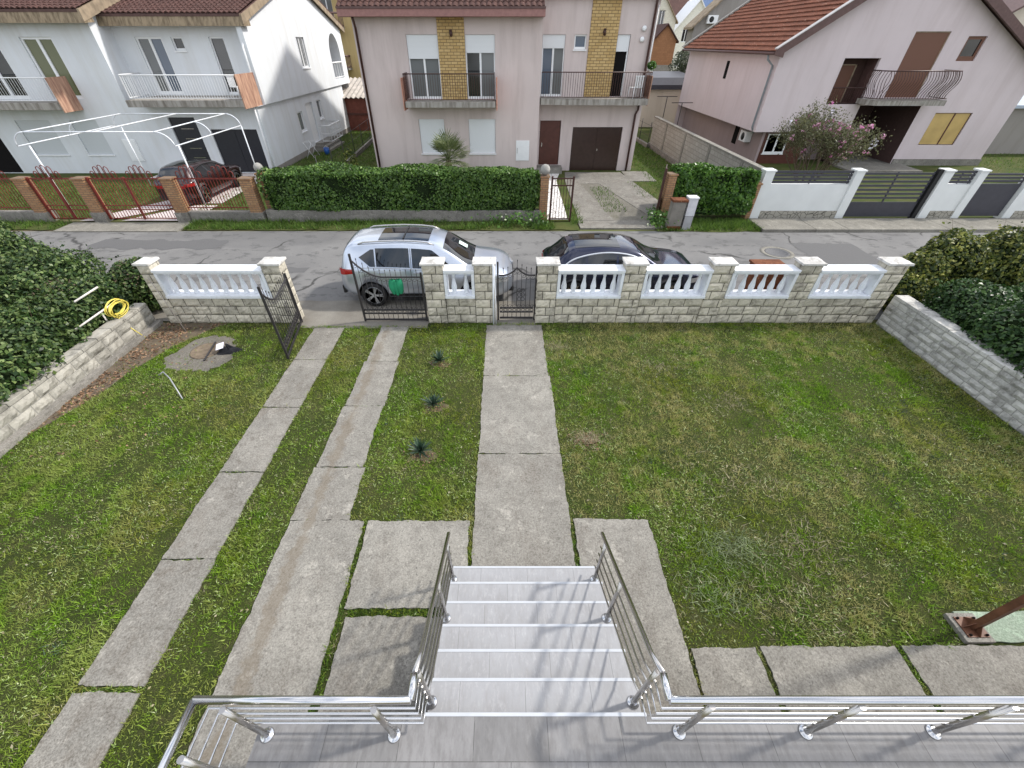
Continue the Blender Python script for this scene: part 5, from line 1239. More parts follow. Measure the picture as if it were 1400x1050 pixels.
for i in range(5): fbox(mb, fs2, 32.05 + .2 * i, 32.075 + .2 * i, 4.4, 5.8, .03, .05)
part(mb, 'window_bars', 'pvc', t)
mb = MB(); fbox(mb, fs2, 37.5, 39.8, 3.5, 6.12, .86, .9); lg = part(mb, 'loggia', 'greywall', t)
mb = MB(); fbox(mb, fs2, 38.0, 39.5, 3.52, 5.4, .80, .855); mb.build('pane', M['glass_grey'], lg)
bal_rail(t, [(XS + .10, 37.55), (XS + .10, 39.75)], 3.5, .95, 'pvc', .5, .02)
window(t, fs, 29.55, 30.35, 1.28, 2.31, leaves=1, pane='glass_grey'); window(t, fs, 33.04, 33.78, 1.55, 2.6, leaves=1, pane='glass_grey')
mb = MB(); fbox(mb, fs, 31.08, 32.22, .46, 2.6, .10, .15); part(mb, 'side_door', 'pvc', t)
mb = MB()
for i in range(3): mb.box(XS, XS + .55 + .28 * (2 - i), 30.6 + .25 * i, 33.6, .0 if i == 0 else .15 * i + .001, .15 * (i + 1))
part(mb, 'side_steps', 'slab', t)
bal_rail(t, [(XS + .5, 31.3), (XS + 1.1, 31.3), (XS + 1.1, 33.6), (XS + .15, 33.6)], .45, .95, 'pvc', .55, .016, name='step_railing', mid=.45)
part(MB().box(-18.3, XS, 23.8, 26.19, 3.17, 3.45), 'balcony_slab', 'bslab', t, bevel=.015)
bal_rail(t, [(-18.25, 25.6), (-18.25, 24.2), (-18.05, 23.85), (XS - .02, 23.85)], 3.45, .97, 'pvc', .13, .010)
part(MB().box(XS, XS + .05, 23.76, 25.55, 3.10, 4.45), 'end_panel', 'paneltan', t, bevel=.006)
house_side_roof(t, -19.15, XS + .35, 25.55, 6.62, 33.2, 8.78, 41.3, 6.5, 3)
mb = MB().prism([(25.5, 6.18), (25.62, 6.64), (26.15, 6.75), (26.2, 6.45), (26.2, 6.2)], -19.15, XS + .35, lambda a, b, d: (d, a, b)); part(mb, 'eaves_fascia', 'fasciastreak', t)
mb = MB().prism([(25.5, 6.6), (33.2, 8.72), (41.3, 6.42), (41.3, 6.15), (33.2, 8.42), (25.5, 6.25)], XS + .28, XS + .36, lambda a, b, d: (d, a, b)); part(mb, 'verge_board', 'fascia', t)
mb = MB().tube([(XS - .12, 25.95, 6.2), (XS - .05, 25.9, 5.9), (XS - .02, 25.5, 5.4), (XS - .02, 25.45, 3.2)], .05, 8); mb.tube([(XS - .12, 24.84, 3.1), (XS - .12, 24.84, .05)], .05, 8); part(mb, 'downpipe', 'pvc', t)
plastic_chair((-13.4, 25.2, 3.45), R(160), 'white plastic chair on the balcony of the white house, before the narrow dark door')
# left half
t = thing('house', 'white house with lowered white ground floor shutters, at the left edge', 'house', (-24, 24.9, 0), group='white semi-detached houses')
U2 = [(-22.66, -21.15, 3.4, 5.79), (-25.6, -23.85, 3.4, 5.79), (-25.4, -23.62, .92, 2.5), (-22.55, -21.18, .92, 2.5), (-29.2, -26.75, .02, 2.2)]
mb = facade(MB(), [(-31, -.1), (-19.1, -.1), (-19.1, 6.5), (-31, 6.5)], [rect(*w) for w in U2], fg)
mb.add([(-19.1, 24.9, -.1), (-19.1, 41, -.1), (-19.1, 41, 6.5), (-19.1, 33.2, 9.2), (-19.1, 24.9, 6.5)], [(0, 1, 2, 3, 4)])
mb.add([(-31, 24.9, -.1), (-31, 41, -.1), (-31, 41, 6.5), (-31, 33.2, 9.2), (-31, 24.9, 6.5)], [(0, 1, 2, 3, 4)])
part(mb, 'wall', 'white', t, fixn=False)
window(t, fg, *U2[0], pane='glass_olive', sill=False, fw=.09); window(t, fg, *U2[1], pane='glass', sill=False, fw=.09)
for w in U2[2:4]: window(t, fg, *w, shut=1, shutmat='shutter_shaded')
mb = MB(); fbox(mb, fg, -29.2, -26.75, .02, 2.2, .13, .16); part(mb, 'garage_door', 'black', t)
mb = MB(); fbox(mb, fg, -20.33, -19.66, .62, 1.65, -.035, .02); mx_ = part(mb, 'meter_box', 'pvc', t, bevel=.006)
mb = MB(); fbox(mb, fg, -20.27, -19.72, .68, 1.59, -.042, -.034); mb.build('lid', M['pvc'], mx_)
part(MB().box(-31, -21.5, 23.8, 24.899, 3.05, 3.35), 'balcony_slab', 'bslab', t, bevel=.015)
bal_rail(t, [(-31, 23.85), (-21.5, 23.85)], 3.35, .97, 'pvc', .13, .010)
part(MB().box(-21.52, -21.46, 23.76, 24.88, 2.95, 4.33), 'end_panel', 'paneltan', t, bevel=.006)
house_side_roof(t, -31.3, -18.75, 24.35, 6.72, 33.2, 9.3, 41.5, 6.6, 4)
mb = MB().prism([(24.3, 6.26), (24.42, 6.74), (24.88, 6.86), (24.9, 6.3)], -31.3, -18.75, lambda a, b, d: (d, a, b)); part(mb, 'eaves_fascia', 'fasciastreak', t)
mb = MB().prism([(24.28, 6.72), (33.2, 9.26), (41.5, 6.55), (41.5, 6.2), (33.2, 8.9), (24.28, 6.3)], -18.82, -18.72, lambda a, b, d: (d, a, b)); part(mb, 'verge_board', 'fascia', t)

# -- lilac house on the right, gable to the street
t = thing('house', 'lilac gabled house with red tiled roof and a bulging brown balcony railing, on the right', 'house', (21, 26.8, 0))
fr = FY(26.8); XL = 14.21
HR = [(17.58, 19.44, 3.0, 4.97), (20.56, 22.33, 3.3, 6.01), (23.33, 24.28, 4.85, 5.83), (23.87, 25.92, 1.06, 2.61)]
mb = facade(MB(), [(XL, 1.7), (19.5, 1.7), (19.5, 3.0 - .001), (22.85, 2.999), (22.85, -.1), (28.05, -.1), (28.05, 4.5), (19.7, 8.8), (XL, 5.25)], [rect(*HR[0])], fr, 1.1)
mb = facade(MB(), [(XL, 1.7), (19.5, 1.7), (19.5, 2.95), (22.85, 2.95), (22.85, -.1), (28.05, -.1), (28.05, 4.5), (19.7, 8.8), (XL, 5.25)], [rect(*w) for w in HR], fr, .16)
mb.add([(XL, 26.8, 1.7), (XL, 40, 1.7), (XL, 40, 5.2), (XL, 26.8, 5.25)], [(0, 1, 2, 3)]); mb.add([(XL, 26.8, 1.7), (19.5, 26.8, 1.7), (19.5, 40, 1.7), (XL, 40, 1.7)], [(0, 1, 2, 3)])
mb.add([(28.05, 26.8, -.1), (28.05, 40, -.1), (28.05, 40, 4.5), (28.05, 26.8, 4.5)], [(0, 1, 2, 3)]); mb.add([(XL, 40, 0), (28.05, 40, 0), (28.05, 40, 4.5), (19.7, 40, 8.8), (XL, 40, 5.2)], [(0, 1, 2, 3, 4)])
part(mb, 'wall', 'lilac', t, fixn=False)
mb = MB().box(14.95, 15.1, 27.2, 40, -.1, 1.69); mb.box(15.1, 19.5, 28.4, 28.55, -.1, 1.69); part(mb, 'lower_wall', 'mauve', t)
mb = MB().box(15.1, 17.6, 27.25, 28.39, -.1, 1.69); part(mb, 'lower_porch_wall', 'door', t)
window(t, FY(27.25), 15.3, 16.5, .55, 1.55, d=.0, pane='glass_blue', sill=True)
mb = MB(); mb.box(19.5, 22.85, 30.2, 30.3, -.1, 2.94); mb.box(19.4, 19.49, 26.95, 30.2, -.1, 2.94); mb.box(22.86, 22.95, 26.82, 30.2, -.1, 2.94); mb.box(19.4, 22.95, 26.9, 30.3, 2.951, 3.05); part(mb, 'carport_recess', plain('dark_brown_render', (.085, .05, .045), .85), t)
part(MB().box(19.4, 23.4, 25.0, 30.2, .012, .10), 'carport_floor', 'slab', t)
part(MB().box(22.9, 28.09, 26.74, 26.8, -.1, .34), 'plinth', 'slab', t)
mb = MB(); fbox(mb, fr, 17.58, 19.44, 3.0, 4.97, .9, .93); part(mb, 'loggia_back', plain('loggia_brown', (.06, .03, .025), .8), t)
mb = MB(); fbox(mb, fr, 17.5, 17.579, 2.9, 5.0, .165, .95); fbox(mb, fr, 19.445, 19.52, 2.96, 5.0, .165, .95); fbox(mb, fr, 17.5, 19.5, 4.975, 5.05, .165, .95); part(mb, 'loggia_side', plain('loggia_side_brown', (.12, .065, .06), .8), t)
mb = MB(); fbox(mb, fr, 17.66, 18.85, 3.02, 4.65, .84, .89); lgd = part(mb, 'loggia_shutter', 'shutter_brown', t)
mb = MB(); fbox(mb, fr, 18.85, 18.92, 3.02, 4.7, .82, .89); fbox(mb, fr, 17.62, 18.92, 4.65, 4.7, .82, .89); mb.build('frame', M['fascia'], lgd)
bal_rail(t, [(17.62, 26.85), (19.4, 26.85)], 2.98, .75, 'brownmetal', .13, .012)
mb = MB(); fbox(mb, fr, 20.6, 22.29, 3.3, 5.97, .05, .08); sh = part(mb, 'door_shutter', 'shutter_brown', t)
mb = MB(); fbox(mb, fr, 22.29, 22.33, 3.3, 6.0, .03, .1); fbox(mb, fr, 20.56, 22.33, 5.97, 6.01, .03, .1); mb.build('frame', M['fascia'], sh)
window(t, fr, *HR[2], leaves=1, pane='glass', frame='shutter_brown', sill=False, fw=.12)
mb = MB(); fbox(mb, fr, 23.92, 24.98, 1.09, 2.58, .06, .1); fbox(mb, fr, 25.06, 25.87, 1.09, 2.58, .06, .1); ys = part(mb, 'window_shutter', 'shutter_yellow', t)
mb = MB(); fbox(mb, fr, 24.98, 25.06, 1.07, 2.6, .05, .1); fbox(mb, fr, 23.88, 23.92, 1.07, 2.6, .05, .1); fbox(mb, fr, 25.87, 25.91, 1.07, 2.6, .05, .1); fbox(mb, fr, 23.92, 25.87, 2.58, 2.6, .05, .1); mb.build('frame', M['door'], ys)
mb = MB(); fbox(mb, lambda u, z, d: (XL + d, u, z), 32.55, 32.95, 3.8, 4.7, -.012, .03); part(mb, 'slit_window', 'black', t)
mb = MB(); fbox(mb, lambda u, z, d: (14.95 + d, u, z), 30.1, 30.7, .55, 1.5, -.012, .03); part(mb, 'slit_window', 'black', t)
mb = MB(); mb.box(14.55, 14.93, 28.3, 29.1, .95, 1.5); acu = part(mb, 'air_conditioner', 'pvc', t, bevel=.02)
MB().lathe([(.2, 0), (.2, -.012), (.05, -.014), (0, -.02)], (14.55, 28.65, 1.22), 18, 'x').build('fan_grille', M['trim'], acu)
part(MB().tube([(13.75, 27.2, 5.12), (13.8, 27.15, 4.9), (14.12, 27.1, 4.65), (14.13, 27.1, 1.9), (14.3, 27.1, 1.62)], .05, 8), 'downpipe', plain('grey_downpipe', (.22, .25, .27), .5), t)
part(MB().tube([(13.72, 26.5, 5.16), (13.72, 40.3, 5.16)], .065, 8), 'gutter', 'verge', t)
sv = (1, 0, (8.98 - 5.22) / (19.7 - 13.75)); ls = math.hypot(19.7 - 13.75, 8.98 - 5.22)
tile_roof(t, (13.75, 40.35, 5.22), (0, -1, 0), 13.95, sv, ls, 'roofred', .235, .37, .03, .055, 'roof', 5, sub=6)
mb = MB().add([(19.7, 26.4, 9.02), (19.7, 40.3, 9.02), (29.0, 40.3, 4.15), (29.0, 26.4, 4.15), (19.7, 26.4, 8.9), (19.7, 40.3, 8.9), (29.0, 40.3, 4.03), (29.0, 26.4, 4.03)], [(0, 1, 2, 3), (7, 6, 5, 4), (0, 4, 5, 1), (1, 5, 6, 2), (2, 6, 7, 3), (3, 7, 4, 0)]); part(mb, 'right_roof', 'verge', t)
XZ = lambda a, b, d: (a, d, b)
mb = MB().prism([(13.68, 5.10), (13.68, 5.32), (19.7, 9.12), (29.05, 4.22), (29.05, 3.88), (19.7, 8.72), (14.1, 5.2), (14.1, 5.0)], 26.32, 26.44, XZ); part(mb, 'verge_board', 'verge', t)
mb = MB().prism([(13.66, 5.325), (13.66, 5.37), (19.7, 9.17), (19.7, 9.125)], 26.28, 26.56, XZ); part(mb, 'verge_flashing', plain('pale_flashing', (.48, .46, .45), .5, .2), t)
mb = MB().prism([(13.66, 5.30), (13.66, 5.36), (19.7, 9.17), (19.7, 9.11)], 40.25, 40.5, XZ); part(mb, 'verge_flashing', M['mortar_light'], t)
mb = MB(); mb.prism([(19.15, 26.78), (19.15, 25.95), (19.4, 25.6), (23.0, 25.6), (23.0, 26.78)], 3.06, 3.27, UP); part(mb, 'balcony_slab', 'bslab', t, bevel=.012)
bal_rail(t, [(19.2, 26.7), (19.2, 25.98), (19.43, 25.64), (22.96, 25.64), (22.96, 26.7)], 3.27, 1.22, 'brownmetal', .14, .011, name='balcony_railing', wavy=.17)

# ---------------------------------------------------------------- far buildings
def simple_house(name, label, cat, x0, x1, y0, y1, h, wallmat, roofm, ridge='x', rise=1.5, over=.35, wins=(), winmat='glass'):
    t = thing(name, label, cat, ((x0 + x1) / 2, y0, 0))
    f = FY(y0)
    holes = [rect(*w) for w in wins]
    mb = MB()
    if ridge == 'y': outer = [(x0, -.1), (x1, -.1), (x1, h), ((x0 + x1) / 2, h + rise), (x0, h)]
    else: outer = [(x0, -.1), (x1, -.1), (x1, h), (x0, h)]
    facade(mb, outer, holes, f, .2)
    for X in (x0, x1):
        if ridge == 'x': mb.add([(X, y0, -.1), (X, y1, -.1), (X, y1, h), (X, (y0 + y1) / 2, h + rise), (X, y0, h)], [(0, 1, 2, 3, 4)])
        else: mb.add([(X, y0, -.1), (X, y1, -.1), (X, y1, h), (X, y0, h)], [(0, 1, 2, 3)])
    mb.add([(x0, y1, -.1), (x1, y1, -.1), (x1, y1, h), (x0, y1, h)], [(0, 1, 2, 3)])
    part(mb, 'wall', wallmat, t, fixn=False)
    r = MB(); o = over
    if ridge == 'x':
        ym = (y0 + y1) / 2; k = rise / (ym - y0); p = [(y0 - o, h - o * k), (ym, h + rise), (y1 + o, h - o * k), (y1 + o, h - o * k + .16), (ym, h + rise + .16), (y0 - o, h - o * k + .16)]
        r.prism(p, x0 - o, x1 + o, lambda a, b, d: (d, a, b))
    else:
        xm = (x0 + x1) / 2; k = rise / (xm - x0); p = [(x0 - o, h - o * k), (xm, h + rise), (x1 + o, h - o * k), (x1 + o, h - o * k + .16), (xm, h + rise + .16), (x0 - o, h - o * k + .16)]
        r.prism(p, y0 - o, y1 + o, XZ)
    part(r, 'roof', roofm, t)
    for w in wins: window(t, f, *w, d=.16, pane=winmat, sill=False)
    return t
t = thing('apartment_block', 'tall ochre yellow apartment block seen between the white house and the pink house', 'apartment block', (-16, 50, 0))
mb = facade(MB(), [(-26, -.1), (-12.2, -.1), (-12.2, 16), (-26, 16)], [rect(-16.6, -15.5, z, z + 1.6) for z in (1.2, 4.2, 7.2, 10.2)], FY(50), .25)
mb.add([(-12.2, 50, -.1), (-12.2, 62, -.1), (-12.2, 62, 16), (-12.2, 50, 16)], [(0, 1, 2, 3)]); part(mb, 'wall', 'yellow', t, fixn=False)
for z in (1.2, 4.2, 7.2, 10.2):
    window(t, FY(50), -16.6, -15.5, z, z + 1.6, d=.2, pane='glass_grey')
    part(MB().box(-18.5, -14.75, 48.8, 50, z - .65, z - .5), 'balcony_slab', 'slab', t); bal_rail(t, [(-18.5, 48.85), (-14.8, 48.85), (-14.8, 50)], z - .5, .9, 'verge', .4, .03)
part(MB().box(-26.3, -12.0, 49.8, 62, 16, 16.3), 'roof', 'verge', t)
t = thing('shed', 'red brown shed with a corrugated roof behind the gap left of the pink house', 'shed', (-11.5, 39, 0))
part(MB().box(-13.6, -10.3, 39, 43, -.1, 2.2), 'wall', plain('red_boards', (.16, .05, .035), .8, var=.3, scale=3), t)
mb = MB(); P = [[(-13.9 + i * .075, y, 2.28 + z + .05 * math.sin(i * 1.25)) for i in range(52)] for y, z in ((38.6, 0), (43.2, 1.0))]; mb.grid(P); part(mb, 'corrugated_roof', plain('corrugated_sheet', (.42, .38, .34), .8, var=.25, scale=2), t)
part(MB().box(-13.6, -10.3, 38.95, 38.99, 1.1, 1.25), 'rail', 'door', t)
t = thing('garage', 'low cream garage with a flat black roof edge, between the pink and the lilac house', 'garage', (13.4, 41, 0))
part(MB().box(11.0, 15.6, 41, 46, -.1, 2.64), 'wall', 'cream', t)
part(MB().prism([(40.7, 2.645), (40.7, 2.95), (41.2, 3.4), (46.3, 3.6), (46.3, 2.645)], 10.9, 15.8, lambda a, b, d: (d, a, b)), 'roof', 'anthracite', t)
simple_house('brick_house', 'small unrendered orange brick house with a steep gable and stone base', 'house', 17.4, 20.1, 62, 72, 5.75, 'orangebrick', 'roofdark', 'y', 1.35, .25)
top('stone_base', MB().box(17.38, 20.12, 61.93, 61.99, -.1, 3.5), M['cblock'], 'grey stone base wall standing before the orange brick house', 'wall', (18.7, 62, 0))
simple_house('house', 'cream white gabled house directly behind the orange brick house', 'house', 18.5, 24.0, 76, 88, 7.9, plain('cream_white', (.70, .68, .58), .9), 'fascia', 'y', 3.2, .3, wins=((21.5, 22.3, 7.0, 9.0),))
simple_house('house', 'red walled house with a dark brown roof, farther up the lane', 'house', 24.5, 32, 92, 104, 8.2, plain('red_render', (.32, .12, .11), .9), 'roofdark', 'x', 3.0, .5, wins=((27.5, 28.6, 5.5, 7.2),))
simple_house('house', 'white gabled house with an open balcony front, beside the grey building far up the lane', 'house', 27.2, 33.5, 86, 91.5, 7.0, plain('bright_render', (.76, .75, .68), .9), 'pvc', 'y', 3.6, .3, wins=((28.6, 29.6, 5.6, 7.4), (28.6, 29.6, 2.5, 4.4)))
t = simple_house('building', 'grey rendered building with an air conditioner under its eaves, behind the lilac house', 'building', 18.3, 28, 52, 53.6, 6.85, 'greywall', 'fascia', 'y', 4.2, .35)
mb = MB().box(19.3, 20.25, 51.6, 51.98, 6.95, 7.55); acu = part(mb, 'air_conditioner', 'pvc', t, bevel=.02)
MB().lathe([(.22, -.012), (.2, -.02), (0, -.022)], (19.65, 51.6, 7.25), 16, 'y').build('fan_grille', M['trim'], acu)
simple_house('house', 'beige house with a brown roof edge showing at the upper right corner', 'house', 39.5, 52, 44, 56, 6.9, 'cream', 'verge', 'y', 3.6, .5)
t = simple_house('garage', 'grey garage wall with pale blue roof sheet right of the lilac house', 'garage', 30.8, 42, 30, 38, 2.55, 'greywall', plain('blue_grey_sheet', (.38, .44, .52), .5), 'x', .5, .3)
# clothes line posts, olive tree, hills
for i, (x, y, h) in enumerate(((12.2, 37, 2.5), (12.7, 35, 2.3))):
    top('clothes_post', MB().tube([(x, y, 0), (x, y, h)], .03, 6).tube([(x - .75, y, h), (x + .75, y, h)], .025, 6), M['iron'], ('taller' if i == 0 else 'shorter') + ' dark T-shaped clothes line post before the cream garage', 'post', (x, y, 0), 'clothes line posts')
t = thing('tree', 'grey-green loose tree between the orange brick house and the lilac house', 'tree', (17.2, 48, 0))
MB().tube([(17.2, 48, 0), (17.1, 48, 1.6), (16.8, 48, 3)], [.16, .12, .05], 7).tube([(17.1, 48, 1.5), (17.7, 48.1, 3.2)], [.1, .04], 6).build('trunk', M['bark'], t)
P, Nn = lump_pts([(16.9, 48, 4.0, 1.3, 1.0, 1.3), (17.9, 48.3, 3.2, 1.1, 1, .9), (16.4, 48, 2.8, .8, .8, .7)], 3200, 66, .25, shell=.6); leaf_cloud('crown', P, Nn, .09, M['olive'], t)
mb = MB(); P = []; xs = np.linspace(-2600, 3200, 90)
for j, (y, s) in enumerate(((1350, 0), (1700, .45), (2200, 1), (2700, .5))):
    P.append([(x, y, -1 + s * (105 + 45 * math.sin(x * .0031 + 1.2) + 28 * math.sin(x * .0083) + 10 * math.sin(x * .023) + 60 * math.exp(-((x - 850) / 380) ** 2))) for x in xs])
mb.grid(P); struct('hills', mb, plain('hazed_hill_woods', (.055, .10, .20), .95, var=.1, scale=.01), fixn=False)  # blue of distant haze is mixed into the woods colour

# ---------------------------------------------------------------- fences, hedges and street side things
def leaf_box(t, x0, x1, y0, y1, z0, z1, dens, size, mat, seed, topmat=None, bul=.09):
    r = np.random.default_rng(seed); out = []
    faces = [('t', (x1 - x0) * (y1 - y0)), ('f', (x1 - x0) * (z1 - z0)), ('b', (x1 - x0) * (z1 - z0) * .4), ('l', (y1 - y0) * (z1 - z0)), ('r', (y1 - y0) * (z1 - z0))]
    PP, NN = [], []
    for f, a in faces:
        n = int(a * dens); u, v = r.random(n), r.random(n); d = -r.random(n) ** 2 * .12
        if f == 't': P = np.stack([x0 + (x1 - x0) * u, y0 + (y1 - y0) * v, z1 + d], 1); Nn = (0, 0, 1)
        elif f == 'f': P = np.stack([x0 + (x1 - x0) * u, y0 - d, z0 + (z1 - z0) * v], 1); Nn = (0, -1, .2)
        elif f == 'b': P = np.stack([x0 + (x1 - x0) * u, y1 + d, z0 + (z1 - z0) * v], 1); Nn = (0, 1, .2)
        elif f == 'l': P = np.stack([x0 - d, y0 + (y1 - y0) * u, z0 + (z1 - z0) * v], 1); Nn = (-1, 0, .2)
        else: P = np.stack([x1 + d, y0 + (y1 - y0) * u, z0 + (z1 - z0) * v], 1); Nn = (1, 0, .2)
        Nn = np.tile(np.array(Nn, float), (n, 1)); Nn /= np.linalg.norm(Nn, axis=1)[:, None]
        b = bul * noise3(P, 2.2, seed) + bul * .5 * noise3(P, 6, seed + 1); P = P + Nn * b[:, None]
        c = np.array([(x0 + x1) / 2, (y0 + y1) / 2, (z0 + z1) / 2]); e = np.abs((P - c) / (np.array([x1 - x0, y1 - y0, z1 - z0]) / 2)); k = (e > .86).sum(1) >= 2
        P[k] = c + (P[k] - c) * (1 - .035); PP.append(P); NN.append(Nn)
    P, Nn = np.concatenate(PP), np.concatenate(NN)
    MB().box(x0 + .09, x1 - .09, y0 + .09, y1 - .09, z0, z1 - .09).build('branches_or_core', M['core'], t)  # plain dark filler box added behind the hedge leaves against gaps
    return leaf_cloud('foliage', P, Nn, size, mat, t, .75)
t = thing('hedge', 'long clipped ivy hedge in front of the pink house', 'hedge', (-4, 17.4, 0)); leaf_box(t, -9.35, 1.35, 16.95, 18.0, .38, 1.80, 820, .05, M['ivy'], 3)
P, Nn = lump_pts([(-9.3, 17.4, 1.3, .35, .6, .6), (1.2, 17.3, 1.2, .3, .5, .6)], 900, 3); leaf_cloud('loose_ivy', P, Nn, .055, M['ivy'], t)
t = thing('garden_wall', 'low weathered concrete wall under the long ivy hedge', 'wall', (-4, 16.95, 0)); part(MB().box(-9.6, 1.5, 16.97, 17.25, -.05, .42), 'base', 'kerbwall', t, bevel=.015)
t = thing('hedge', 'short glossy laurel hedge behind the two meter cabinets', 'hedge', (8.4, 17.4, 0)); leaf_box(t, 6.6, 9.85, 16.95, 17.85, .25, 1.86, 620, .065, M['laurel'], 9, bul=.11)
Q = np.stack([rng.normal(0, .9, 500), rng.normal(0, .12, 500), rng.uniform(.05, .5, 500)], 1) + (1.2, 16.4, 0); Q = Q[(Q[:, 0] < 1.75)]
leaf_quads('weeds', Q, np.tile((0, -.5, .8), (len(Q), 1)) + rng.normal(0, .4, (len(Q), 3)), .05, M['laurel'], 'stuff')
Q = np.concatenate([np.stack([rng.normal(6.15, .25, 420), rng.normal(16.6, .3, 420), rng.uniform(.05, .55, 420)], 1)])
leaf_quads('weeds', Q, np.tile((0, -.5, .8), (len(Q), 1)) + rng.normal(0, .4, (len(Q), 3)), .05, M['laurel'], 'stuff')
def brick_pillar(x0, x1, y0, y1, h, label, group, ball=0, capm=None, z0=-.05):
    t = thing('brick_pillar', label, 'pillar', ((x0 + x1) / 2, y0, 0), group=group)
    part(MB().box(x0, x1, y0, y1, z0, h), 'shaft', 'pbrick', t, bevel=.006)
    part(MB().box(x0 - .03, x1 + .03, y0 - .03, y1 + .03, h + .002, h + .06), 'cap', 'pbrick' if not capm else capm, t, bevel=.008)
    if ball: part(MB().lathe([(.0, .0)] + [(ball * math.sin(a), ball * (1 - math.cos(a))) for a in np.linspace(.15, math.pi - .05, 12)], ((x0 + x1) / 2, (y0 + y1) / 2, h + .06), 16), 'stone_ball', 'mortar_light', t)
    return t
GP = 'brick gate pillars across the street'
brick_pillar(1.42, 1.74, 17.0, 17.32, 1.62, 'brick pillar with a round stone ball beside the narrow brown gate', GP, .19)
brick_pillar(6.32, 6.62, 16.95, 17.3, 1.7, 'brick pillar between the open brown gate and the laurel hedge', GP)
brick_pillar(9.82, 10.02, 17.05, 17.35, 1.35, 'brick pillar at the right end of the laurel hedge', GP)
def bar_gate(t, x0, x1, y, z0, z1, mat, n, rails, dots=True, zfr=None):
    mb = MB()
    for x in (x0, x1): mb.box(x - .035, x + .035, y - .035, y + .035, 0, z1 + .06)
    part(mb, 'posts', mat, t)
    mb = MB()
    for z in rails: mb.box(x0 + .04, x1 - .04, y - .015, y + .015, z - .02, z + .02)
    for i in range(n): x = x0 + (x1 - x0) * (i + 1) / (n + 1); mb.box(x - .009, x + .009, y - .009, y + .009, z0, z1)
    part(mb, 'bars', mat, t)
t = thing('gate', 'narrow brown barred gate closing the white flagged path of the pink house', 'gate', (2.2, 17.0, 0)); bar_gate(t, 1.86, 2.68, 16.98, .08, 1.62, 'brownmetal', 6, (.1, 1.35, 1.60))
t = thing('gate', 'brown driveway gate of the pink house standing open and seen edge on', 'gate', (6.2, 17.0, 0))
mb = MB().box(6.13, 6.21, 17.0, 17.08, 0, 1.95); part(mb, 'post', 'brownmetal', t)
mb = MB(); gx = lambda y: 6.17 + (y - 17.1) * .365
for z, h in ((.12, .06), (1.58, .06), (.5, .8)): mb.bar((gx(17.1), 17.1, z), (gx(19.3), 19.3, z), .035, h)
for i in range(17): y = 17.15 + i * .13; mb.tube([(gx(y), y, .15), (gx(y), y, 1.58)], .01, 4)
part(mb, 'leaf', 'brownmetal', t)
t = thing('meter_cabinet', 'grey street cabinet with a rusty top and foot', 'cabinet', (6.6, 16.0, 0), group='meter cabinets by the laurel hedge')
part(MB().box(6.33, 6.82, 15.92, 16.25, 0, 1.04), 'casing', plain('grey_rust_cabinet', (.20, .185, .16), .7, var=.25, scale=3), t, bevel=.01); part(MB().box(6.29, 6.86, 15.88, 16.29, 1.042, 1.12), 'top', 'rust', t, bevel=.01); part(MB().box(6.325, 6.825, 15.91, 16.0, -.01, .16), 'foot', 'rust', t)
t = thing('meter_cabinet', 'narrow pale grey street cabinet right of the rusty one', 'cabinet', (7.05, 16.05, 0), group='meter cabinets by the laurel hedge')
part(MB().box(6.92, 7.24, 15.98, 16.28, 0, .50), 'foot', plain('cab_grey', (.36, .36, .37), .6), t, bevel=.008); part(MB().box(6.91, 7.25, 15.97, 16.29, .515, 1.14), 'casing', plain('cab_white', (.58, .58, .60), .5), t, bevel=.01); part(MB().box(6.89, 7.27, 15.95, 16.31, 1.143, 1.19), 'top', 'pvc', t, bevel=.01)
# right boundary: white walls, anthracite slats
FXw = plain('boundary_white', (.70, .72, .71), .85, var=.06, scale=1.2)
n = N('crazy_stone'); v = n.n('TexVoronoi'); v.feature = 'DISTANCE_TO_EDGE'; n.l(n.pos, v.inputs[0]); v.inputs['Scale'].default_value = 5; M['crazy'] = n.fin(n.mix(n.ramp(v.outputs['Distance'], .02, .06), (.10, .095, .08), (.36, .34, .29)), .9, 0, .2)
t = thing('boundary_wall', 'white boundary wall with stone plinth and dark slat panels in front of the lilac house', 'wall', (14, 17.2, 0))
for i, (a, b) in enumerate(((10.05, 10.42), (13.55, 13.88), (16.95, 17.30), (18.32, 18.62), (20.4, 20.75), (24, 24.35), (28, 28.35))):
    p = part(MB().box(a, b, 17.13, 17.47, .02, 1.80), 'pillar', FXw, t, bevel=.006); MB().box(a - .03, b + .03, 17.10, 17.50, 1.803, 1.86).build('cap', FXw, p, bevel=.006)
for a, b in ((10.423, 13.547), (17.303, 18.317), (20.753, 23.997), (24.353, 27.997)):
    part(MB().box(a, b, 17.2, 17.4, .342, 1.33), 'wall_panel', FXw, t); part(MB().box(a, b, 17.15, 17.45, -.05, .34), 'plinth', 'crazy', t)
    mb = MB()
    for z in (1.36, 1.48, 1.60, 1.72): mb.box(a + .01, b - .01, 17.28, 17.31, z, z + .085)
    for x in (a + .03, (a + b) / 2, b - .07): mb.box(x, x + .04, 17.311, 17.34, 1.335, 1.80)
    part(mb, 'slat_panel', 'anthracite', t)
t = thing('gate', 'wide anthracite slat gate in the white boundary wall', 'gate', (15.4, 17.3, 0))
mb = MB().box(13.95, 16.72, 17.28, 17.32, .12, .66); mb.box(13.93, 16.74, 17.26, 17.34, .09, .14)
for z in (.78, .93, 1.08, 1.23, 1.38, 1.53, 1.66): mb.box(13.95, 16.72, 17.28, 17.31, z, z + .075)
for x in (13.93, 15.3, 16.70): mb.box(x, x + .05, 17.311, 17.35, .1, 1.76)
part(mb, 'slats', 'anthracite', t)
part(MB().box(16.76, 16.92, 17.2, 17.36, .02, 1.86), 'post', 'trim', t)
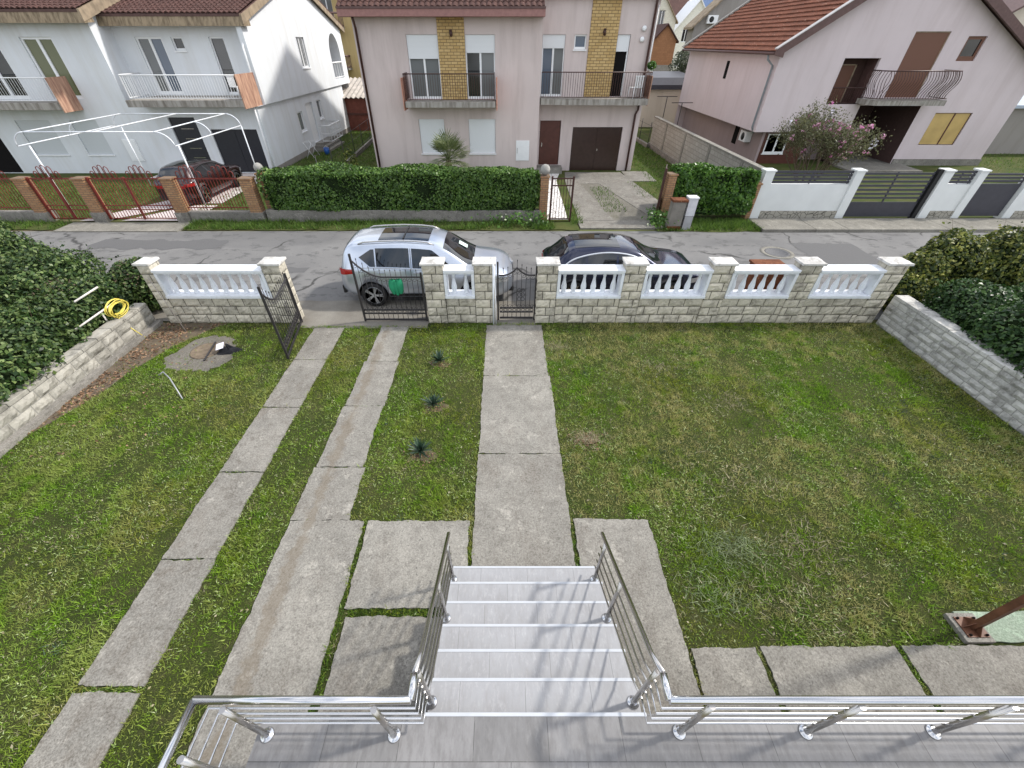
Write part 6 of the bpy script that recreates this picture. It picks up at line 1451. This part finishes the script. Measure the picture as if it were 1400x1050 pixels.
t = thing('gate', 'plain anthracite door gate in the white boundary wall, right of the wide slat gate', 'gate', (19.5, 17.3, 0))
mb = MB().box(18.66, 20.36, 17.27, 17.32, .12, 1.34); part(mb, 'door_leaf', 'anthracite', t)
mb = MB()
for z in (1.40, 1.52, 1.64): mb.box(18.66, 20.36, 17.28, 17.31, z, z + .075)
mb.box(18.64, 18.68, 17.311, 17.34, .12, 1.78); mb.box(20.34, 20.38, 17.311, 17.34, .12, 1.78); part(mb, 'slats', 'anthracite', t)
# block wall between the plots
t = thing('block_wall', 'bare concrete block wall running back between the pink and the lilac house', 'wall', (10.3, 25, 0))
part(MB().box(10.16, 10.34, 17.5, 32.5, .25, 1.72), 'blocks', 'cblock', t); part(MB().box(10.08, 10.42, 17.5, 32.6, -.05, .248), 'footing', 'kerbwall', t); part(MB().box(10.12, 10.38, 17.48, 32.55, 1.723, 1.80), 'coping', 'slab', t, bevel=.008)
for y in (19.2, 22.7, 26.2, 29.6): part(MB().box(10.13, 10.158, y, y + .22, .25, 1.72), 'pier', 'slab', t)
# red iron fence with loops, brick pillars and gates
def loop_fence(t, x0, x1, y, z0, ztop, gap=.125, rails=(), hoops=True, name='bars'):
    mb = MB(); n = max(2, round((x1 - x0) / gap))
    for z in rails: mb.box(x0, x1, y - .014, y + .014, z - .016, z + .016)
    for i in range(n + 1): x = x0 + (x1 - x0) * i / n; mb.box(x - .009, x + .009, y - .009, y + .009, z0, ztop)
    part(mb, name, 'redfence', t)
    if hoops:
        w = (x1 - x0); k = max(5, int(w / .24) // 2 * 2 + 1); k = min(k, 6 if w < 1.6 else 12); hp = MB().box(x0, x1, y - .012, y + .012, ztop - .012, ztop + .012)
        for g in range(max(1, round(w / 1.35))):
            c = x0 + w * (g + .5) / max(1, round(w / 1.35))
            for i in range(-2, 3):
                hgt = (.46, .41, .25)[abs(i)]; xx = c + i * .2
                hp.tube([(xx - .075, y, ztop), (xx - .075, y, ztop + hgt - .07), (xx - .05, y, ztop + hgt - .02), (xx, y, ztop + hgt), (xx + .05, y, ztop + hgt - .02), (xx + .075, y, ztop + hgt - .07), (xx + .075, y, ztop)], .015, 5)
        part(hp, 'hoops', 'redfence', t)
GPR = 'brick pillars of the red fence'
for x0, x1, z0, lab in ((-18.9, -18.48, .35, 'left brick pillar of the red fence, left of the first red gate'), (-16.62, -16.18, .35, 'brick pillar of the red fence between the two red gates'), (-13.22, -12.8, .35, 'brick pillar of the red fence right of the double red gate'), (-10.2, -9.75, .35, 'brick pillar of the red fence at the hedge end')):
    tt = brick_pillar(x0, x1, 16.95, 17.3, 1.55, lab, GPR, .0, z0=.352); part(MB().box(x0 - .04, x1 + .04, 16.9, 17.35, -.05, .35), 'foot', 'kerbwall', tt)
brick_pillar(-9.66, -9.4, 17.3, 17.6, 1.65, 'brick pillar with two stone balls sunk in the hedge top', GP, .17)
t = thing('fence', 'red hooped iron fence on a low concrete wall, left of the red gates', 'fence', (-24, 17.1, 0), group='red iron fence sections'); loop_fence(t, -30, -18.95, 17.1, .40, 1.58, rails=(.5, 1.56)); part(MB().box(-30, -18.95, 16.98, 17.25, -.05, .36), 'base', 'kerbwall', t, bevel=.012)
t = thing('fence', 'red hooped iron fence on a low wall before the wine red car', 'fence', (-11.5, 17.1, 0), group='red iron fence sections'); loop_fence(t, -12.74, -10.26, 17.1, .40, 1.58, rails=(.5, 1.56)); part(MB().box(-12.74, -10.26, 16.98, 17.25, -.05, .36), 'base', 'kerbwall', t, bevel=.012)
for x0, x1, lab in ((-18.42, -16.68, 'single red barred gate with hoops at the left end of the street'), (-16.1, -13.3, 'double red barred gate with hoops in front of the pale patio')):
    t = thing('gate', lab, 'gate', ((x0 + x1) / 2, 17.1, 0), group='red barred gates'); loop_fence(t, x0 + .04, x1 - .04, 17.1, .06, 1.58, rails=(.08, .42, .58, 1.56))
    for x in (x0, (x0 + x1) / 2, x1): part(MB().box(x - .04, x + .04, 17.07, 17.13, .05, 1.62), 'post', 'redfence', t)
# white carport frame
t = thing('carport_frame', 'bare white tube frame of a carport with curved eaves over the wine red car', 'carport', (-15.2, 19.8, 0))
ya, yb, xa, xb = 17.35, 22.3, -18.2, -12.3
def cart(p, **k): part(MB().tube(p, .021, 8), 'tube', 'whitepaint', t)
for x in (xa, xb):
    for y in (ya + .1, yb - .1): part(MB().tube([(x + (.35 if x < -15 else .06), y, .02), (x + (.35 if x < -15 else .06), y, 2.62)], .027, 8), 'post', 'whitepaint', t)
for x, s in ((xa, 1), (xb, -1)):
    cart([(x, ya, 2.62), (x, yb, 2.62)]); cart([(x + s * .55, ya, 3.08), (x + s * .55, yb, 3.08)])
    for y in (ya, (ya + yb) / 2, yb): cart([(x + s * .55 * (1 - math.cos(q)), y, 2.62 + .46 * math.sin(q)) for q in np.linspace(0, math.pi / 2, 8)])
cart([(-15.1, ya, 3.08), (-15.1, yb, 3.08)])
for y in (ya, yb): cart([(xa + .55, y, 3.08), (xb - .55, y, 3.08)])
# side yard between white and pink house
t = thing('wire_fence', 'thin dark wire fence in the grass gap left of the pink house', 'fence', (-9.2, 28, 0))
mb = MB()
for i in range(7): y = 22 + i * 2.4; mb.tube([(-9.1 - .12 * i, y, 0), (-9.1 - .12 * i, y, 1.45)], .022, 5)
for z in (.35, .9, 1.4): mb.tube([(-9.1, 22, z), (-9.82, 36.4, z)], .007, 4)
part(mb, 'wires', 'iron', t); part(MB().obox((-9.42, 29.2, .1), (.07, 0, 0), (-.36, 7.3, 0), (0, 0, .12)), 'kerb', 'kerbwall', t)
t = thing('wire_fence', 'thin dark post fence on a low kerb behind the block wall corner', 'fence', (9.9, 35, 0))
mb = MB()
for i in range(5): y = 32 + i * 1.9; mb.tube([(9.9 - .1 * i, y, 0), (9.9 - .1 * i, y, 1.5)], .025, 5)
for z in (.7, 1.3): mb.tube([(9.9, 32, z), (9.5, 39.6, z)], .008, 4)
part(mb, 'wires', 'iron', t); part(MB().obox((9.7, 36, .1), (.08, 0, 0), (-.2, 4, 0), (0, 0, .14)), 'kerb', 'kerbwall', t)
t = thing('bucket', 'small blue bucket by the side steps of the white house', 'bucket', (-11.5, 29.9, .02)); MB().lathe([(.14, 0), (.18, .36), (.165, .36), (.13, .03), (0, .03)], (-11.5, 29.9, .02), 14).build('body', plain('blue_plastic', (.03, .12, .42), .4), t); MB().tube([(-11.68, 29.9, .36), (-11.5, 29.9, .5), (-11.32, 29.9, .36)], .01, 5).build('handle', M['pvc'], t)
t = thing('drying_rack', 'white folding drying rack standing beside the white house wall', 'rack', (-12.0, 28.9, 0))
mb = MB()
for y in (28.5, 29.4): mb.tube([(-12.3, y, .02), (-11.8, y, .9)], .015, 5); mb.tube([(-11.8, y, .02), (-12.3, y, .9)], .015, 5)
for i in range(5): x = -12.3 + .125 * i; mb.tube([(x, 28.5, .9), (x, 29.4, .9)], .012, 5)
part(mb, 'frame', 'pvc', t)
# shrubs: sapling, palm, flowering shrub
t = thing('sapling', 'small yellow-green young shrub in the grass gap left of the pink house', 'shrub', (-8.2, 24.3, 0)); MB().tube([(-8.2, 24.3, 0), (-8.2, 24.3, .9)], .02, 5).build('stem', M['bark'], t); P, Nn = lump_pts([(-8.2, 24.3, .75, .28, .28, .55)], 500, 12); leaf_cloud('foliage', P, Nn, .06, M['goldbush'], t)
t = thing('palm', 'bushy fan palm in front of the pink house, behind the ivy hedge', 'palm', (-2.6, 21.2, 0))
MB().lathe([(.16, 0), (.19, .4), (.17, 1.25), (.08, 1.4)], (-2.6, 21.2, 0), 10).build('trunk', M['bark'], t)
mb = MB(); r = random.Random(6)
for k in range(44):
    a = r.uniform(0, 6.28); el = r.uniform(-.45, 1.35); L = r.uniform(.4, .75); d = Vector((math.cos(a) * math.cos(el), math.sin(a) * math.cos(el), math.sin(el))); b = Vector((-2.6, 21.2, 1.4)); c = b + d * L; sd = d.cross(Vector((0, 0, 1))).normalized(); up2 = sd.cross(d)
    mb.tube([b, b + d * L * .5 + Vector((0, 0, .03)), c], .012, 4, cap=False)
    for i in range(15):
        th = -1.45 + 2.9 * i / 14; fd = (d * math.cos(th) + sd * math.sin(th)).normalized(); ll = r.uniform(.55, .75) * (.75 + .25 * math.cos(th)); tip = c + fd * ll - Vector((0, 0, .10 * ll)); m = c + fd * ll * .5; sx_ = fd.cross(up2).normalized() * .022
        mb.add([c, m + sx_, tip, m - sx_], [(0, 1, 2, 3)])
mb.build('fronds', M['palm'], t, fixn=False)
t = thing('flowering_shrub', 'half bare magnolia shrub with pink flowers in front of the lilac house', 'shrub', (13.9, 20.4, 0))
mb = MB(); r = random.Random(12); tips = []
def branch(p, d, L, rad, lev):
    q = p + d * L; mid = (p + q) / 2 + Vector((r.uniform(-.06, .06), r.uniform(-.06, .06), r.uniform(-.03, .05))) * L; mb.tube([p, mid, q], [rad, rad * .8, rad * .6], 5 if lev < 2 else 4, cap=False)
    if lev >= 2: tips.append((q, d)); tips.append((mid, d))
    if lev < 4:
        for k in range(r.choice((2, 3, 3))):
            nd = (d + Vector((r.uniform(-.72, .72), r.uniform(-.55, .55), r.uniform(-.12, .55)))).normalized(); branch(q, nd, L * r.uniform(.6, .85), rad * .6, lev + 1)
for k in range(9): a = k * .7; branch(Vector((13.9, 20.4, 0)), Vector((.6 * math.cos(a), .35 * math.sin(a), 1)).normalized(), r.uniform(.95, 1.2), .045, 0)
mb.build('branches_or_core', M['bark'], t, fixn=False)
T = np.array([tuple(a) for a, _ in tips]); 
k = rng.integers(0, len(T), 11000); Pq = T[k] + rng.normal(0, .15, (11000, 3)); leaf_cloud('foliage', Pq, rng.normal(0, 1, (11000, 3)), .045, M['magleaf'], t, .5, .45)
hi = T[(T[:, 2] > 1.5)]; wgt = np.clip((hi[:, 0] - 12.2) / 3.0, .25, 1) * np.clip((hi[:, 2] - 1.2) / 1.8, .1, 1); wgt /= wgt.sum()
for q in hi[rng.choice(len(hi), 99, replace=False, p=wgt)]:
    Pq = q + rng.normal(0, .04, (6, 3)); leaf_cloud('flower', Pq, rng.normal(0, 1, Pq.shape), .062, M['petal'] if rng.random() < .8 else M['paper'], t, .5, .7)
t = thing('shrub', 'sparse grey-green shrub in front of the grey garage at the right edge', 'shrub', (28.6, 23.5, 0)); P, Nn = lump_pts([(28.9, 23.5, 2.3, .9, .7, .7), (29.6, 23.6, 1.9, .9, .7, .9)], 1300, 15, .3, shell=.7); leaf_cloud('foliage', P, Nn, .06, M['olive'], t)
MB().tube([(28.9, 23.5, 0), (28.9, 23.5, 1.9)], [.07, .03], 6).tube([(28.9, 23.5, .8), (29.5, 23.6, 1.8)], [.04, .02], 5).build('trunk', M['bark'], t)
